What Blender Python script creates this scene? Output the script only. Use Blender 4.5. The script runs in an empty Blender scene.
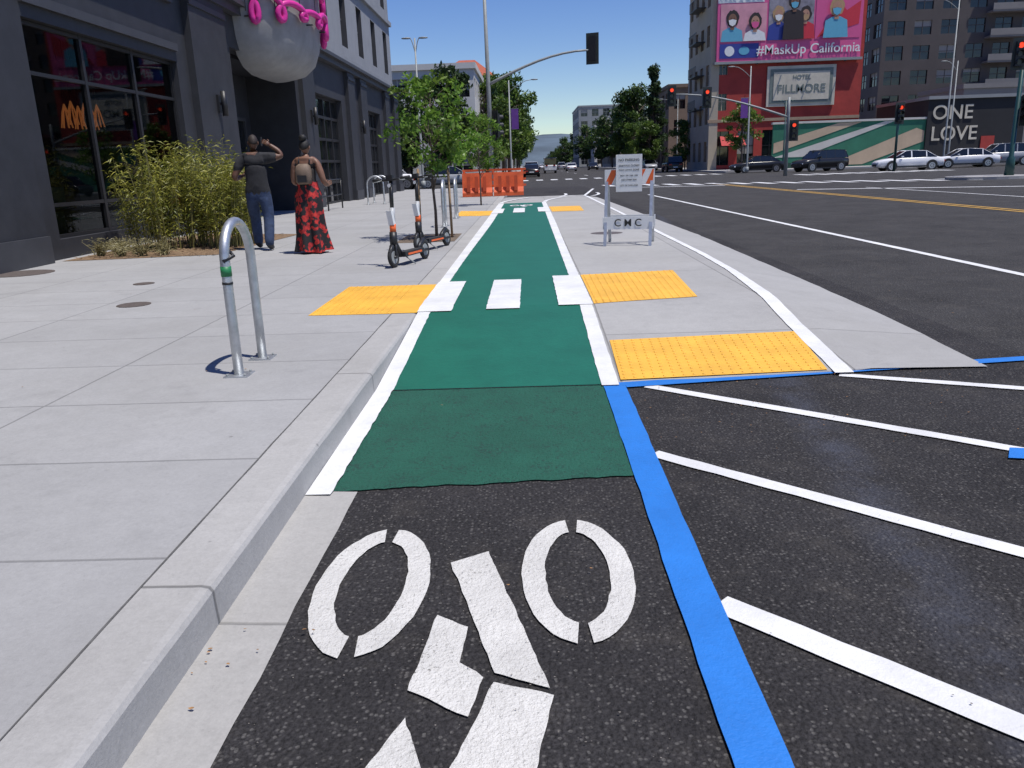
import bpy, math, random
import numpy as np
from mathutils import Vector, Matrix, noise
random.seed(7); RN=np.random.RandomState(5)
SC=bpy.context.scene; COL=SC.collection

# ------------------------------------------------------------------ materials
def new_mat(name):
    m=bpy.data.materials.new(name); m.use_nodes=True; nt=m.node_tree
    return m,nt,nt.nodes['Principled BSDF']
def c4(c): return (c[0],c[1],c[2],1)
def noise_n(nt,co,scale,detail=4,rough=.6):
    n=nt.nodes.new('ShaderNodeTexNoise'); n.inputs['Scale'].default_value=scale
    n.inputs['Detail'].default_value=detail; n.inputs['Roughness'].default_value=rough
    nt.links.new(co,n.inputs['Vector']); return n.outputs['Fac']
def ramp(nt,fac,a,b,lo,hi):
    r=nt.nodes.new('ShaderNodeMapRange'); r.inputs['From Min'].default_value=a; r.inputs['From Max'].default_value=b
    r.inputs['To Min'].default_value=lo; r.inputs['To Max'].default_value=hi
    nt.links.new(fac,r.inputs['Value']); return r.outputs['Result']
def mixc(nt,fac,A,B,blend='MIX'):
    m=nt.nodes.new('ShaderNodeMix'); m.data_type='RGBA'; m.blend_type=blend
    for s,v in ((m.inputs[0],fac),(m.inputs[6],A),(m.inputs[7],B)):
        if isinstance(v,bpy.types.NodeSocket): nt.links.new(v,s)
        elif isinstance(v,(int,float)): s.default_value=v
        else: s.default_value=c4(v)
    return m.outputs[2]
def math_n(nt,op,a,b=None,c=None):
    m=nt.nodes.new('ShaderNodeMath'); m.operation=op
    for i,v in enumerate((a,b,c)):
        if v is None: continue
        if isinstance(v,bpy.types.NodeSocket): nt.links.new(v,m.inputs[i])
        else: m.inputs[i].default_value=v
    return m.outputs[0]
def bump(nt,bs,h,strength,dist):
    b=nt.nodes.new('ShaderNodeBump'); b.inputs['Strength'].default_value=strength; b.inputs['Distance'].default_value=dist
    nt.links.new(h,b.inputs['Height']); nt.links.new(b.outputs[0],bs.inputs['Normal'])
def objco(nt): return nt.nodes.new('ShaderNodeTexCoord').outputs['Object']
def M(name,col,rough=.7,var=.15,scale=4,bmp=0.,bscale=60,metal=0,spec=.5,emit=0):
    m,nt,bs=new_mat(name); co=objco(nt)
    n=noise_n(nt,co,scale,5,.65); f=ramp(nt,n,.3,.7,0,1)
    lo=[max(0,x*(1-var)) for x in col]; hi=[min(1,x*(1+var)) for x in col]
    nt.links.new(mixc(nt,f,lo,hi),bs.inputs['Base Color'])
    bs.inputs['Roughness'].default_value=rough; bs.inputs['Metallic'].default_value=metal
    bs.inputs['Specular IOR Level'].default_value=spec
    if bmp: bump(nt,bs,noise_n(nt,co,bscale,3),bmp,.01)
    if emit:
        bs.inputs['Emission Color'].default_value=c4(col); bs.inputs['Emission Strength'].default_value=emit
    return m
def leaf_mat(name,a,b,tr=.35):
    m=bpy.data.materials.new(name); m.use_nodes=True; nt=m.node_tree; nt.nodes.clear()
    out=nt.nodes.new('ShaderNodeOutputMaterial'); g=nt.nodes.new('ShaderNodeNewGeometry')
    col=mixc(nt,g.outputs['Random Per Island'],a,b)
    d=nt.nodes.new('ShaderNodeBsdfDiffuse'); t=nt.nodes.new('ShaderNodeBsdfTranslucent'); gl=nt.nodes.new('ShaderNodeBsdfGlossy')
    gl.inputs['Roughness'].default_value=.45; gl.inputs['Color'].default_value=(.5,.5,.5,1)
    nt.links.new(col,d.inputs[0]); nt.links.new(col,t.inputs[0])
    x=nt.nodes.new('ShaderNodeMixShader'); x.inputs[0].default_value=tr
    nt.links.new(d.outputs[0],x.inputs[1]); nt.links.new(t.outputs[0],x.inputs[2])
    y=nt.nodes.new('ShaderNodeMixShader'); y.inputs[0].default_value=.05
    nt.links.new(x.outputs[0],y.inputs[1]); nt.links.new(gl.outputs[0],y.inputs[2]); nt.links.new(y.outputs[0],out.inputs[0])
    return m

def concrete(name,col,jx=None,jy=None,var=.13,stain=True,jdark=.45):
    m,nt,bs=new_mat(name); co=objco(nt)
    n1=noise_n(nt,co,.9,6,.62); n2=noise_n(nt,co,11,5,.75); n3=noise_n(nt,co,75,4,.75)
    f=math_n(nt,'ADD',math_n(nt,'MULTIPLY',ramp(nt,n1,.3,.7,0,1),.36),math_n(nt,'MULTIPLY',ramp(nt,n2,.3,.7,0,1),.28))
    f=math_n(nt,'ADD',f,math_n(nt,'MULTIPLY',ramp(nt,n3,.34,.66,0,1),.36))
    lo=[x*(1-var*1.7) for x in col]; hi=[x*(1+var*1.3) for x in col]
    c=mixc(nt,f,lo,hi)
    if stain:
        s=ramp(nt,noise_n(nt,co,3.2,7,.72),.56,.72,0,.36); c=mixc(nt,s,c,[x*.60 for x in col])
        s=ramp(nt,noise_n(nt,co,.55,5,.6),.48,.66,0,.26); c=mixc(nt,s,c,[col[0]*.72,col[1]*.70,col[2]*.66])
        s=ramp(nt,noise_n(nt,co,24,6,.8),.60,.68,0,.30); c=mixc(nt,s,c,[x*.5 for x in col])
        sp=nt.nodes.new('ShaderNodeTexVoronoi'); sp.inputs['Scale'].default_value=2.6; nt.links.new(co,sp.inputs['Vector'])
        d=ramp(nt,sp.outputs['Distance'],.022,.036,.5,0); c=mixc(nt,d,c,(.09,.085,.08))
    h=math_n(nt,'MULTIPLY',n3,.35)
    sep=nt.nodes.new('ShaderNodeSeparateXYZ'); nt.links.new(co,sep.inputs[0]); jm=None
    wob=math_n(nt,'MULTIPLY',math_n(nt,'SUBTRACT',noise_n(nt,co,6,3),.5),.010)
    for ax,j in ((0,jx),(1,jy)):
        if not j: continue
        a=math_n(nt,'ADD',math_n(nt,'ADD',sep.outputs[ax],j[0]),wob); a=math_n(nt,'PINGPONG',a,j[1]/2)
        q=ramp(nt,a,j[2]*.5,j[2]*1.6,1,0)
        jm=q if jm is None else math_n(nt,'MAXIMUM',jm,q)
    if jx and jy:
        cx=math_n(nt,'FLOOR',math_n(nt,'DIVIDE',math_n(nt,'ADD',sep.outputs[0],jx[0]),jx[1]))
        cy=math_n(nt,'FLOOR',math_n(nt,'DIVIDE',math_n(nt,'ADD',sep.outputs[1],jy[0]),jy[1]))
        cb=nt.nodes.new('ShaderNodeCombineXYZ'); nt.links.new(cx,cb.inputs[0]); nt.links.new(cy,cb.inputs[1])
        w=nt.nodes.new('ShaderNodeTexWhiteNoise'); nt.links.new(cb.outputs[0],w.inputs['Vector'])
        c=mixc(nt,ramp(nt,w.outputs['Value'],0,1,0,.24),c,[x*.70 for x in col])
    if jm is not None:
        c=mixc(nt,math_n(nt,'MULTIPLY',jm,jdark),c,[x*.25 for x in col])
        h=math_n(nt,'SUBTRACT',h,jm)
    nt.links.new(c,bs.inputs['Base Color']); bs.inputs['Roughness'].default_value=.85
    bs.inputs['Specular IOR Level'].default_value=.3
    bump(nt,bs,h,.6,.008); return m

def asphalt(name,base,speck=.11,dust=.02,streak=False):
    m,nt,bs=new_mat(name); co=objco(nt)
    n1=noise_n(nt,co,1.1,6,.65); n2=noise_n(nt,co,70,4,.75)
    v=nt.nodes.new('ShaderNodeTexVoronoi'); v.inputs['Scale'].default_value=75; nt.links.new(co,v.inputs['Vector'])
    c=mixc(nt,ramp(nt,n1,.35,.68,0,1),[x*.82 for x in base],[x*1.35+dust*.3 for x in base])
    c=mixc(nt,ramp(nt,n2,.38,.66,0,.9),c,[x*.30 for x in base])
    rc=nt.nodes.new('ShaderNodeSeparateColor'); nt.links.new(v.outputs['Color'],rc.inputs[0])
    sp=math_n(nt,'MULTIPLY',ramp(nt,rc.outputs[0],.62,.9,0,.85),ramp(nt,v.outputs['Distance'],.3,.52,1,0))
    c=mixc(nt,sp,c,(speck,speck*.95,speck*.9))
    du=ramp(nt,noise_n(nt,co,2.7,8,.75),.52,.75,0,.42); c=mixc(nt,du,c,(.12,.108,.094))
    if streak:
        sep=nt.nodes.new('ShaderNodeSeparateXYZ'); nt.links.new(co,sep.inputs[0])
        d=math_n(nt,'SUBTRACT',sep.outputs[0],math_n(nt,'ADD',math_n(nt,'MULTIPLY',sep.outputs[1],.11),1.02))
        d=math_n(nt,'ABSOLUTE',d); k=ramp(nt,d,.02,.17,1,0); k=math_n(nt,'MULTIPLY',k,ramp(nt,noise_n(nt,co,3.5,6,.75),.36,.62,0,.55))
        c=mixc(nt,k,c,(.09,.098,.13))
    nt.links.new(c,bs.inputs['Base Color']); bs.inputs['Roughness'].default_value=.9; bs.inputs['Specular IOR Level'].default_value=.25
    h=math_n(nt,'ADD',math_n(nt,'MULTIPLY',v.outputs['Distance'],.8),n2)
    bump(nt,bs,h,1.0,.012); return m

def paint(name,col,under,wear=.5,rough=.6,vs=70,bmp=.4,bmd=.006,fs=110,mott=.25):
    m,nt,bs=new_mat(name); co=objco(nt)
    big=noise_n(nt,co,5,6,.7); fine=noise_n(nt,co,fs,3,.7)
    w=math_n(nt,'ADD',math_n(nt,'MULTIPLY',big,.40),math_n(nt,'MULTIPLY',fine,.60))
    t=.78-wear*.22
    c=mixc(nt,ramp(nt,noise_n(nt,co,2.2,6,.7),.35,.7,0,1),[x*.84 for x in col],[min(1,x*1.06) for x in col])
    c=mixc(nt,ramp(nt,noise_n(nt,co,26,5,.8),.50,.72,0,mott),c,[x*.55 for x in col])
    c=mixc(nt,ramp(nt,w,t,t+.07,0,.9),c,under)
    nt.links.new(c,bs.inputs['Base Color']); bs.inputs['Roughness'].default_value=rough
    bump(nt,bs,math_n(nt,'ADD',fine,noise_n(nt,co,vs,3)),bmp,bmd); return m

asph=asphalt('fresh_asphalt',(.047,.044,.045),.13,streak=True)
asph2=asphalt('older_asphalt',(.062,.059,.058),.15)
side=concrete('sidewalk_concrete',(.355,.353,.35),jx=(1.22,1.52,.006),jy=(-.51,.93,.006))
kerbm=concrete('kerb_concrete',(.385,.378,.365),jy=(.42,2.6,.006),jdark=.7)
gutm=concrete('gutter_concrete',(.37,.36,.34),jy=(.42,2.6,.006))
islm=concrete('island_concrete',(.37,.365,.355),jx=(.95,1.5,.006),jy=(.1,3.05,.006))
farcon=concrete('far_pavement',(.34,.33,.32),stain=False)
wht=paint('white_road_paint',(.76,.76,.75),(.16,.16,.16),.62)
whtS=paint('white_stencil_paint',(.69,.675,.635),(.14,.13,.115),.86,.7,60,.9,.010,90,.3)
blu=paint('blue_road_paint',(.020,.19,.62),(.03,.04,.06),.6)
yel=M('tactile_yellow',(.80,.43,.05),.6,.15,3,.2,120)
yell=paint('yellow_road_paint',(.60,.35,.06),(.06,.06,.06),.6)
grnA=paint('green_lane_on_asphalt',(.012,.112,.070),(.014,.045,.036),1.08,.8,70,1.0,.014,80,.5)
grnC=paint('green_lane_on_concrete',(.009,.132,.080),(.015,.085,.06),.62,.55,24,.3,.006,60,.35)
galv=M('galvanised_steel',(.52,.54,.56),.42,.18,14,.1,60,.75)
steel=M('painted_pole_grey',(.27,.285,.28),.5,.1)
greenpole=M('dark_green_pole',(.015,.06,.055),.4,.1)
blk=M('black_plastic',(.018,.018,.02),.45,.2,20)
silv=M('scooter_silver',(.42,.43,.44),.4,.08)
rub=M('tyre_rubber',(.02,.02,.02),.8,.2)
orange=M('orange_plastic',(.66,.11,.03),.55,.22,3)
orange2=M('orange_reflective',(.80,.14,.03),.5,.06)
whp=M('white_sheet',(.76,.76,.75),.55,.06,6)
txtm=M('black_ink',(.03,.03,.03),.6,0)
redlens=M('red_lens',(.9,.06,.02),.3,0,emit=1.2)
darklens=M('dark_lens',(.03,.035,.03),.2,0)
char=M('charcoal_stucco',(.030,.031,.037),.62,.2,2.5,.15,80)
char2=M('charcoal_trim',(.05,.051,.058),.55,.12,3)
jointm=M('joint_sealant',(.10,.098,.095),.9,.3,20)
dgl,nt,bs=new_mat('dark_window_glass'); bs.inputs['Base Color'].default_value=(.012,.014,.016,1); bs.inputs['Roughness'].default_value=.06; bs.inputs['Specular IOR Level'].default_value=.7
bump(nt,bs,noise_n(nt,objco(nt),.8,1),.05,.3)
glassp,nt,bs=new_mat('storefront_glass')
nt.nodes.clear(); o_=nt.nodes.new('ShaderNodeOutputMaterial'); a_=nt.nodes.new('ShaderNodeBsdfTransparent'); a_.inputs[0].default_value=(.42,.44,.45,1)
b_=nt.nodes.new('ShaderNodeBsdfGlossy'); b_.inputs['Roughness'].default_value=.02; b_.inputs[0].default_value=(.55,.58,.6,1)
fr_=nt.nodes.new('ShaderNodeFresnel'); fr_.inputs[0].default_value=1.5; x_=nt.nodes.new('ShaderNodeMixShader')
nt.links.new(fr_.outputs[0],x_.inputs[0]); nt.links.new(a_.outputs[0],x_.inputs[1]); nt.links.new(b_.outputs[0],x_.inputs[2]); nt.links.new(x_.outputs[0],o_.inputs[0])
stuc=M('light_grey_stucco',(.27,.28,.30),.8,.08,1.5,.2,90)
stuc2=M('grey_canopy_stucco',(.27,.27,.275),.7,.16,2.2)
pink=M('pink_sign',(.62,.03,.28),.4,.05)
woodin=M('interior_wood',(.12,.07,.04),.5,.3,3)
lampo=M('woven_orange_lamp',(.70,.25,.07),.6,.2,30,emit=.35)
mulch=M('bark_mulch',(.20,.13,.075),.95,.5,30,.9,50)
soil=M('planting_soil',(.16,.12,.085),.95,.4,14,.8,40)
bark=M('tree_bark',(.12,.09,.07),.9,.3,20,.5,30)
stake=M('stake_wood',(.30,.20,.12),.8,.2,12)
bam=leaf_mat('bamboo_leaf',(.11,.135,.018),(.36,.34,.06),.3)
lfA=leaf_mat('young_leaf',(.07,.17,.02),(.22,.36,.05),.45)
lfB=leaf_mat('street_leaf',(.035,.075,.014),(.11,.18,.035),.3)
lfC=leaf_mat('dark_leaf',(.015,.036,.013),(.055,.09,.025),.2)
lfD=leaf_mat('bright_leaf',(.06,.12,.015),(.17,.25,.04),.35)
grs=leaf_mat('dry_grass',(.20,.17,.07),(.42,.38,.2),.3)

# ------------------------------------------------------------------ mesh builder
class MB:
    def __init__(s): s.v=[]; s.f=[]; s.m=[]; s.mats=[]; s.sm=[]
    def mi(s,m):
        if m not in s.mats: s.mats.append(m)
        return s.mats.index(m)
    def poly(s,pts,m,smooth=False):
        b=len(s.v); s.v.extend([tuple(p) for p in pts]); s.f.append(tuple(range(b,b+len(pts)))); s.m.append(s.mi(m)); s.sm.append(smooth)
    def box(s,x0,y0,z0,x1,y1,z1,m):
        b=len(s.v); s.v.extend([(x0,y0,z0),(x1,y0,z0),(x1,y1,z0),(x0,y1,z0),(x0,y0,z1),(x1,y0,z1),(x1,y1,z1),(x0,y1,z1)])
        for q in ((0,3,2,1),(4,5,6,7),(0,1,5,4),(1,2,6,5),(2,3,7,6),(3,0,4,7)):
            s.f.append(tuple(b+i for i in q)); s.m.append(s.mi(m)); s.sm.append(False)
    def obox(s,c,ax,ay,az,m):
        c=Vector(c);ax=Vector(ax);ay=Vector(ay);az=Vector(az); b=len(s.v)
        for k in (-1,1):
            for i,j in ((-1,-1),(1,-1),(1,1),(-1,1)): s.v.append(tuple(c+ax*i+ay*j+az*k))
        for q in ((0,3,2,1),(4,5,6,7),(0,1,5,4),(1,2,6,5),(2,3,7,6),(3,0,4,7)):
            s.f.append(tuple(b+i for i in q)); s.m.append(s.mi(m)); s.sm.append(False)
    def rings(s,rs,m,smooth=True,caps=True,closed=True):
        b=len(s.v); n=len(rs[0]); k=s.mi(m)
        for r in rs: s.v.extend([tuple(p) for p in r])
        for i in range(len(rs)-1):
            for j in range(n if closed else n-1):
                s.f.append((b+i*n+j,b+i*n+(j+1)%n,b+(i+1)*n+(j+1)%n,b+(i+1)*n+j)); s.m.append(k); s.sm.append(smooth)
        if caps:
            s.f.append(tuple(b+j for j in reversed(range(n)))); s.m.append(k); s.sm.append(False)
            s.f.append(tuple(b+(len(rs)-1)*n+j for j in range(n))); s.m.append(k); s.sm.append(False)
    def tube(s,pts,rad,m,seg=8,caps=True):
        pts=[Vector(p) for p in pts]
        if not isinstance(rad,(list,tuple)): rad=[rad]*len(pts)
        rs=[]; t=(pts[1]-pts[0]).normalized(); a=t.orthogonal().normalized()
        for i,p in enumerate(pts):
            t=((pts[min(i+1,len(pts)-1)]-pts[max(i-1,0)])).normalized()
            a=(a-t*a.dot(t)).normalized(); bb=t.cross(a)
            rs.append([p+(a*math.cos(2*math.pi*j/seg)+bb*math.sin(2*math.pi*j/seg))*rad[i] for j in range(seg)])
        s.rings(rs,m,True,caps)
    def ell(s,c,r,m,u=14,v=9,fn=None):
        rs=[]
        for i in range(v+1):
            ph=math.pi*(i+.02)/(v+.04)
            rr=[]
            for j in range(u):
                t=2*math.pi*j/u; q=Vector((math.sin(ph)*math.cos(t),math.sin(ph)*math.sin(t),-math.cos(ph)))
                p=Vector((q.x*r[0],q.y*r[1],q.z*r[2]))
                if fn: p=fn(p,q)
                rr.append(Vector(c)+p)
            rs.append(rr)
        s.rings(rs,m,True,True)
    def disc(s,c,n,r,m,seg=20):
        n=Vector(n).normalized(); a=n.orthogonal().normalized(); b=n.cross(a); c=Vector(c)
        s.poly([c+(a*math.cos(2*math.pi*j/seg)+b*math.sin(2*math.pi*j/seg))*r for j in range(seg)],m)
    def add_mesh(s,me,fn):
        b=len(s.v); s.v.extend([tuple(v.co) for v in me.vertices])
        for p in me.polygons:
            s.f.append(tuple(b+i for i in p.vertices)); s.m.append(s.mi(fn(p.center))); s.sm.append(True)
    def obj(s,name,loc=(0,0,0),rot=0,parent=None,bevel=0,rx=0,ry=0):
        me=bpy.data.meshes.new(name); me.from_pydata(s.v,[],s.f)
        for m in s.mats: me.materials.append(m)
        me.polygons.foreach_set('material_index',s.m); me.polygons.foreach_set('use_smooth',s.sm); me.update()
        o=bpy.data.objects.new(name,me); COL.objects.link(o); o.location=loc; o.rotation_euler=(rx,ry,rot)
        if parent: o.parent=parent
        if bevel:
            b=o.modifiers.new('bevel','BEVEL'); b.width=bevel; b.segments=2; b.limit_method='ANGLE'
        return o
def dup(o,loc,rot=0,scale=1):
    n=o.copy(); COL.objects.link(n); n.location=loc; n.rotation_euler=(0,0,rot); n.scale=(scale,)*3 if not isinstance(scale,tuple) else scale; return n
def text(parent,name,body,size,loc,rot,mat,ext=.004,align='CENTER',sx=1):
    c=bpy.data.curves.new(name,'FONT'); c.body=body; c.size=size; c.extrude=ext; c.align_x=align; c.align_y='CENTER'; c.offset=size*.008
    o=bpy.data.objects.new(name,c); COL.objects.link(o); dg=bpy.context.evaluated_depsgraph_get()
    me=bpy.data.meshes.new_from_object(o.evaluated_get(dg)); bpy.data.objects.remove(o); me.materials.clear(); me.materials.append(mat)
    q=bpy.data.objects.new(name,me); COL.objects.link(q); q.location=loc; q.rotation_euler=rot; q.scale=(sx,1,1)
    if parent: q.parent=parent
    return q

# ------------------------------------------------------------------ ground
def sm(t): t=max(0,min(1,t)); return t*t*(3-2*t)
def up(y): return .14*max(0,min(1,(y-4.84)/2.25))*(1-sm((y-31)/3.5))
def Hl(x,y): return up(y)
def Hi(x,y): return up(y)*max(0,min(1,(3.02-x)/.85))
def jit(y,s=0,a=.006): return a*noise.noise(Vector((y*11,s*7.7,0)))+a*.6*noise.noise(Vector((y*43,s*3.1,2)))
def sheet(mb,x0,x1,y0,y1,off,H,mat,nx=1,ny=1,fx0=None,fx1=None):
    for i in range(nx):
        for j in range(ny):
            def P(a,b):
                y=y0+(y1-y0)*b/ny; xa=fx0(y) if fx0 else x0; xb=fx1(y) if fx1 else x1; x=xa+(xb-xa)*a/nx
                return (x,y,H(x,y)+off)
            mb.poly([P(i,j),P(i+1,j),P(i+1,j+1),P(i,j+1)],mat,True)
Z0=lambda x,y:0
g=MB(); g.poly([(-6000,-300,-.06),(6000,-300,-.06),(6000,9000,-.06),(-6000,9000,-.06)],M('ground_soil',(.16,.15,.13),.95,.2,.05)); g.obj('ground')
r=MB(); r.poly([(-1.0,-8,0),(3.3,-8,0),(3.3,50,0),(-1.0,50,0)],asph); r.obj('road_bike_lane_asphalt')
r=MB(); r.poly([(3.3,-8,0),(24,-8,0),(24,50,0),(3.3,50,0)],asph2); r.obj('road')
r=MB(); r.poly([(-150,50,0),(150,50,0),(150,78,0),(-150,78,0)],asph2)
r.poly([(24,30,0),(150,30,0),(150,50,0),(24,50,0)],asph2); r.poly([(-1.6,78,0),(18.5,78,0),(18.5,1500,0),(-1.6,1500,0)],asph2); r.obj('cross_road')
r=MB(); r.poly([(3.3,-8,.004),(6.5,-8,.004),(6.5,4.6,.004),(3.3,4.6,.004)],asph); r.obj('road_patch')

s=MB(); s.poly([(-60,-8,.14),(-1.22,-8,.14),(-1.22,50,.14),(-60,50,.14)],side)
s.poly([(-60,50,.14),(-1.22,50,.14),(-1.22,50,-.05),(-60,50,-.05)],kerbm); s.obj('sidewalk')
k=MB(); prof=[(-1.22,.141),(-1.035,.141),(-1.012,.136),(-1.002,.122),(-.995,-.02)]
ys=[-8+i*.25 for i in range(233)]
for a,b in zip(ys[:-1],ys[1:]):
    for ii,(p,q) in enumerate(zip(prof[:-1],prof[1:])):
        j=lambda y,x:(.0 if x<-1.2 else jit(y,1,.005))
        k.poly([(p[0]+j(a,p[0]),a,p[1]),(q[0]+j(a,q[0]),a,q[1]),(q[0]+j(b,q[0]),b,q[1]),(p[0]+j(b,p[0]),b,p[1])],kerbm,True)
k.poly([(p[0],50,p[1]) for p in prof]+[(-1.22,50,-.02)],kerbm)
for a,b in zip(ys[:-1],ys[1:]):
    k.poly([(-1.2245+jit(a,21,.003),a,.1432),(-1.2175+jit(a,22,.003),a,.1432),(-1.2175+jit(b,22,.003),b,.1432),(-1.2245+jit(b,21,.003),b,.1432)],jointm)
k.obj('kerb')
gt=MB(); 
for i in range(60):
    a=-8+i*11.22/60; b=-8+(i+1)*11.22/60
    gt.poly([(-1.0,a,.012),(-.785+jit(a,2,.012),a,.004),(-.785+jit(b,2,.012),b,.004),(-1.0,b,.012)],gutm)
gt.obj('gutter')
l=MB(); N=40
for i in range(N):
    xa=-.90+1.33*i/N; xb=-.90+1.33*(i+1)/N; f0=lambda x:3.225+.10*(x+.9)/1.3+jit(x*1.5,5,.014)
    l.poly([(xa,f0(xa),.007),(xb,f0(xb),.007),(xb,4.83,.007),(xa,4.83,.007)],grnA)
l.poly([(-.995,3.22,.005),(-.90,3.22,.005),(-.90,4.83,.005),(-.995,4.83,.005)],gutm)
sheet(l,-.995,.54,4.838,36,.008,Hl,islm,1,90)
l.obj('bike_lane_pavement')
l=MB(); sheet(l,-.89,.43,4.838,27,.0115,Hl,grnC,1,70)
l.obj('green_bike_lane')
jn=MB(); jd=M('joint_dark',(.006,.055,.038),.9,.1)
for yy,w in ((10.4,.006),(13.5,.006),(16.6,.006),(19.7,.006)):
    sheet(jn,-.89,.42,yy-w/2,yy+w/2,.0145,Hl,jd)
jn.obj('pavement_joint_lines')
w=MB()
e0=lambda y:-.995+0
sheet(w,0,0,3.17,4.838,.0165,Z0,wht,1,36,fx0=e0,fx1=lambda y:-.885+jit(y,3))
sheet(w,0,0,4.838,27,.0165,Hl,wht,1,240,fx0=e0,fx1=lambda y:-.885+jit(y,3)+.07*sm((y-9)/10))
sheet(w,0,0,4.80,27,.0165,Hl,wht,1,240,fx0=lambda y:.42+jit(y,4),fx1=lambda y:.53+jit(y,6)+.03*sm((y-9)/10))
for ox in (0,1.45):
    pts=[(-.94+ox+ (2.6*sm((y-27)/10)),y) for y in np.linspace(27,38,23)]
    for a,b in zip(pts[:-1],pts[1:]):
        z=.022; w.poly([(a[0]-.05,a[1],Hl(*a)+z),(a[0]+.08,a[1],Hl(*a)+z),(b[0]+.08,b[1],Hl(*b)+z),(b[0]-.05,b[1],Hl(*b)+z)],wht)
w.obj('bike_lane_edge_lines')
w=MB()
for (a,b,y0,y1) in ((-1.0,-.70,6.88,8.63),(-.40,-.105,6.91,8.65),(.235,.535,6.98,8.85),
                    (-1.0,-.70,21.3,23.5),(-.43,-.12,21.4,23.6),(.24,.56,21.5,23.7)):
    sheet(w,a,b,y0,y1,.021,Hl,wht,1,24,fx0=lambda y,a=a:a+jit(y,a),fx1=lambda y,b=b:b+jit(y,b))
w.obj('crossing_bars')

isl=MB()
sheet(isl,.54,2.17,5.02,36,.008,Hi,islm,1,90)
isl.poly([(.54,4.86,.006),(2.02,5.0,.006),(2.17,5.02,Hi(2.17,5.02)+.008),(.54,5.02,Hi(.54,5.02)+.008)],islm)
def apx(y): 
    t=[(5.02,2.9),(7.1,3.01),(9.5,3.05),(15,3.1),(22,2.95),(30,2.66),(36,2.4)]
    for (a,b),(c,d) in zip(t[:-1],t[1:]):
        if y<=c: return b+(d-b)*(y-a)/(c-a)
    return 2.4
sheet(isl,2.17,3,5.02,36,.008,Hi,islm,2,90,fx1=lambda y:apx(y)+jit(y,9,.015))
isl.obj('pavement_island')
w=MB(); wl=[(4.68,1.95),(6.06,2.02),(7.4,2.12),(9,2.24),(10.9,2.29),(14.1,2.26),(20.3,2.25),(28,2.19),(33.3,2.16)]
def wx(y):
    for (a,b),(c,d) in zip(wl[:-1],wl[1:]):
        if y<=c: return b+(d-b)*(y-a)/(c-a)
    return 2.16+ (y-33.3)*.12
n=260
for i in range(n):
    ya=4.93+(44-4.93)*i/n; yb=4.93+(44-4.93)*(i+1)/n
    q=lambda x,y:(x,y,Hi(x,y)+.015)
    w.poly([q(wx(ya)-.06+jit(ya,11),ya),q(wx(ya)+.06+jit(ya,12),ya),q(wx(yb)+.06+jit(yb,12),yb),q(wx(yb)-.06+jit(yb,11),yb)],wht)
w.obj('island_edge_line')

def tactile(c,H,off=.012):
    mb=MB(); (x0,y0),(x1,y1),(x2,y2),(x3,y3)=c
    N=8
    def P(a,b,dz=0):
        x=(x0*(1-a)+x1*a)*(1-b)+(x3*(1-a)+x2*a)*b; y=(y0*(1-a)+y1*a)*(1-b)+(y3*(1-a)+y2*a)*b
        return (x,y,H(x,y)+off+dz)
    for i in range(N):
        for j in range(N): mb.poly([P(i/N,j/N),P((i+1)/N,j/N),P((i+1)/N,(j+1)/N),P(i/N,(j+1)/N)],yel)
    W=abs(x1-x0); D=abs(y3-y0); nx=max(2,int(W/.062)); ny=max(2,int(D/.062))
    for i in range(nx):
        for j in range(ny):
            p=Vector(P((i+.5)/nx,(j+.5)/ny)); r0=[];r1=[]
            for t in range(6):
                a=t*math.pi/3; r0.append(p+Vector((math.cos(a)*.013,math.sin(a)*.013,.0005))); r1.append(p+Vector((math.cos(a)*.008,math.sin(a)*.008,.006)))
            mb.rings([r0,r1],yel,False,True)
    return mb.obj('tactile_paving')
tactile(((-1.96,6.88),(-1.225,6.85),(-1.225,8.57),(-1.97,8.6)),lambda x,y:.14,.003)
tactile(((.55,7.03),(1.50,7.22),(1.60,9.08),(.55,8.92)),Hi)
tactile(((.55,4.91),(1.88,5.0),(1.97,5.93),(.57,5.83)),Hi,.014)
tactile(((-1.9,20.9),(-1.225,20.7),(-1.225,22.9),(-1.95,23.3)),lambda x,y:.14,.003)
tactile(((.60,21.4),(1.43,21.4),(1.48,23.9),(.58,24)),Hi)
kp=MB(); kp.poly([(-1.225,6.85,.1455),(-1.0,6.85,.1455),(-1.0,8.56,.1455),(-1.225,8.57,.1455)],yel)
kp.poly([(-1.225,20.7,.1455),(-1.0,20.7,.1455),(-1.0,22.9,.1455),(-1.225,22.9,.1455)],yel); kp.obj('tactile_paving_edge')

def stripe(mb,p,q,wd,z,m,ja=.006):
    p=Vector((p[0],p[1],z)); q=Vector((q[0],q[1],z)); L=(q-p).length; d=(q-p).normalized(); nn=Vector((-d.y,d.x,0)); n=max(1,min(120,int(L/.12))); sd=random.random()*50
    for i in range(n):
        a=p+d*L*i/n; b=p+d*L*(i+1)/n; ta=L*i/n; tb=L*(i+1)/n
        mb.poly([a-nn*(wd/2+jit(ta,sd,ja)),b-nn*(wd/2+jit(tb,sd,ja)),b+nn*(wd/2+jit(tb,sd+3,ja)),a+nn*(wd/2+jit(ta,sd+3,ja))],m)
b=MB(); stripe(b,(.50,-6),(.50,4.82),.135,.010,blu)
b.poly([(.57,4.76,.0104),(3.3,5.16,.0104),(3.3,5.26,.0104),(.43,4.86,.0104),(.43,4.84,.0104),(.57,4.80,.0104)],blu)
b.poly([(3.3,5.16,.0104),(9,6.0,.0104),(9,6.1,.0104),(3.3,5.26,.0104)],blu)
b.poly([(2.12,3.42,.010),(4.5,2.9,.010),(4.5,3.02,.010),(2.2,3.55,.010)],blu); b.obj('blue_parking_line')
d=MB()
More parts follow.
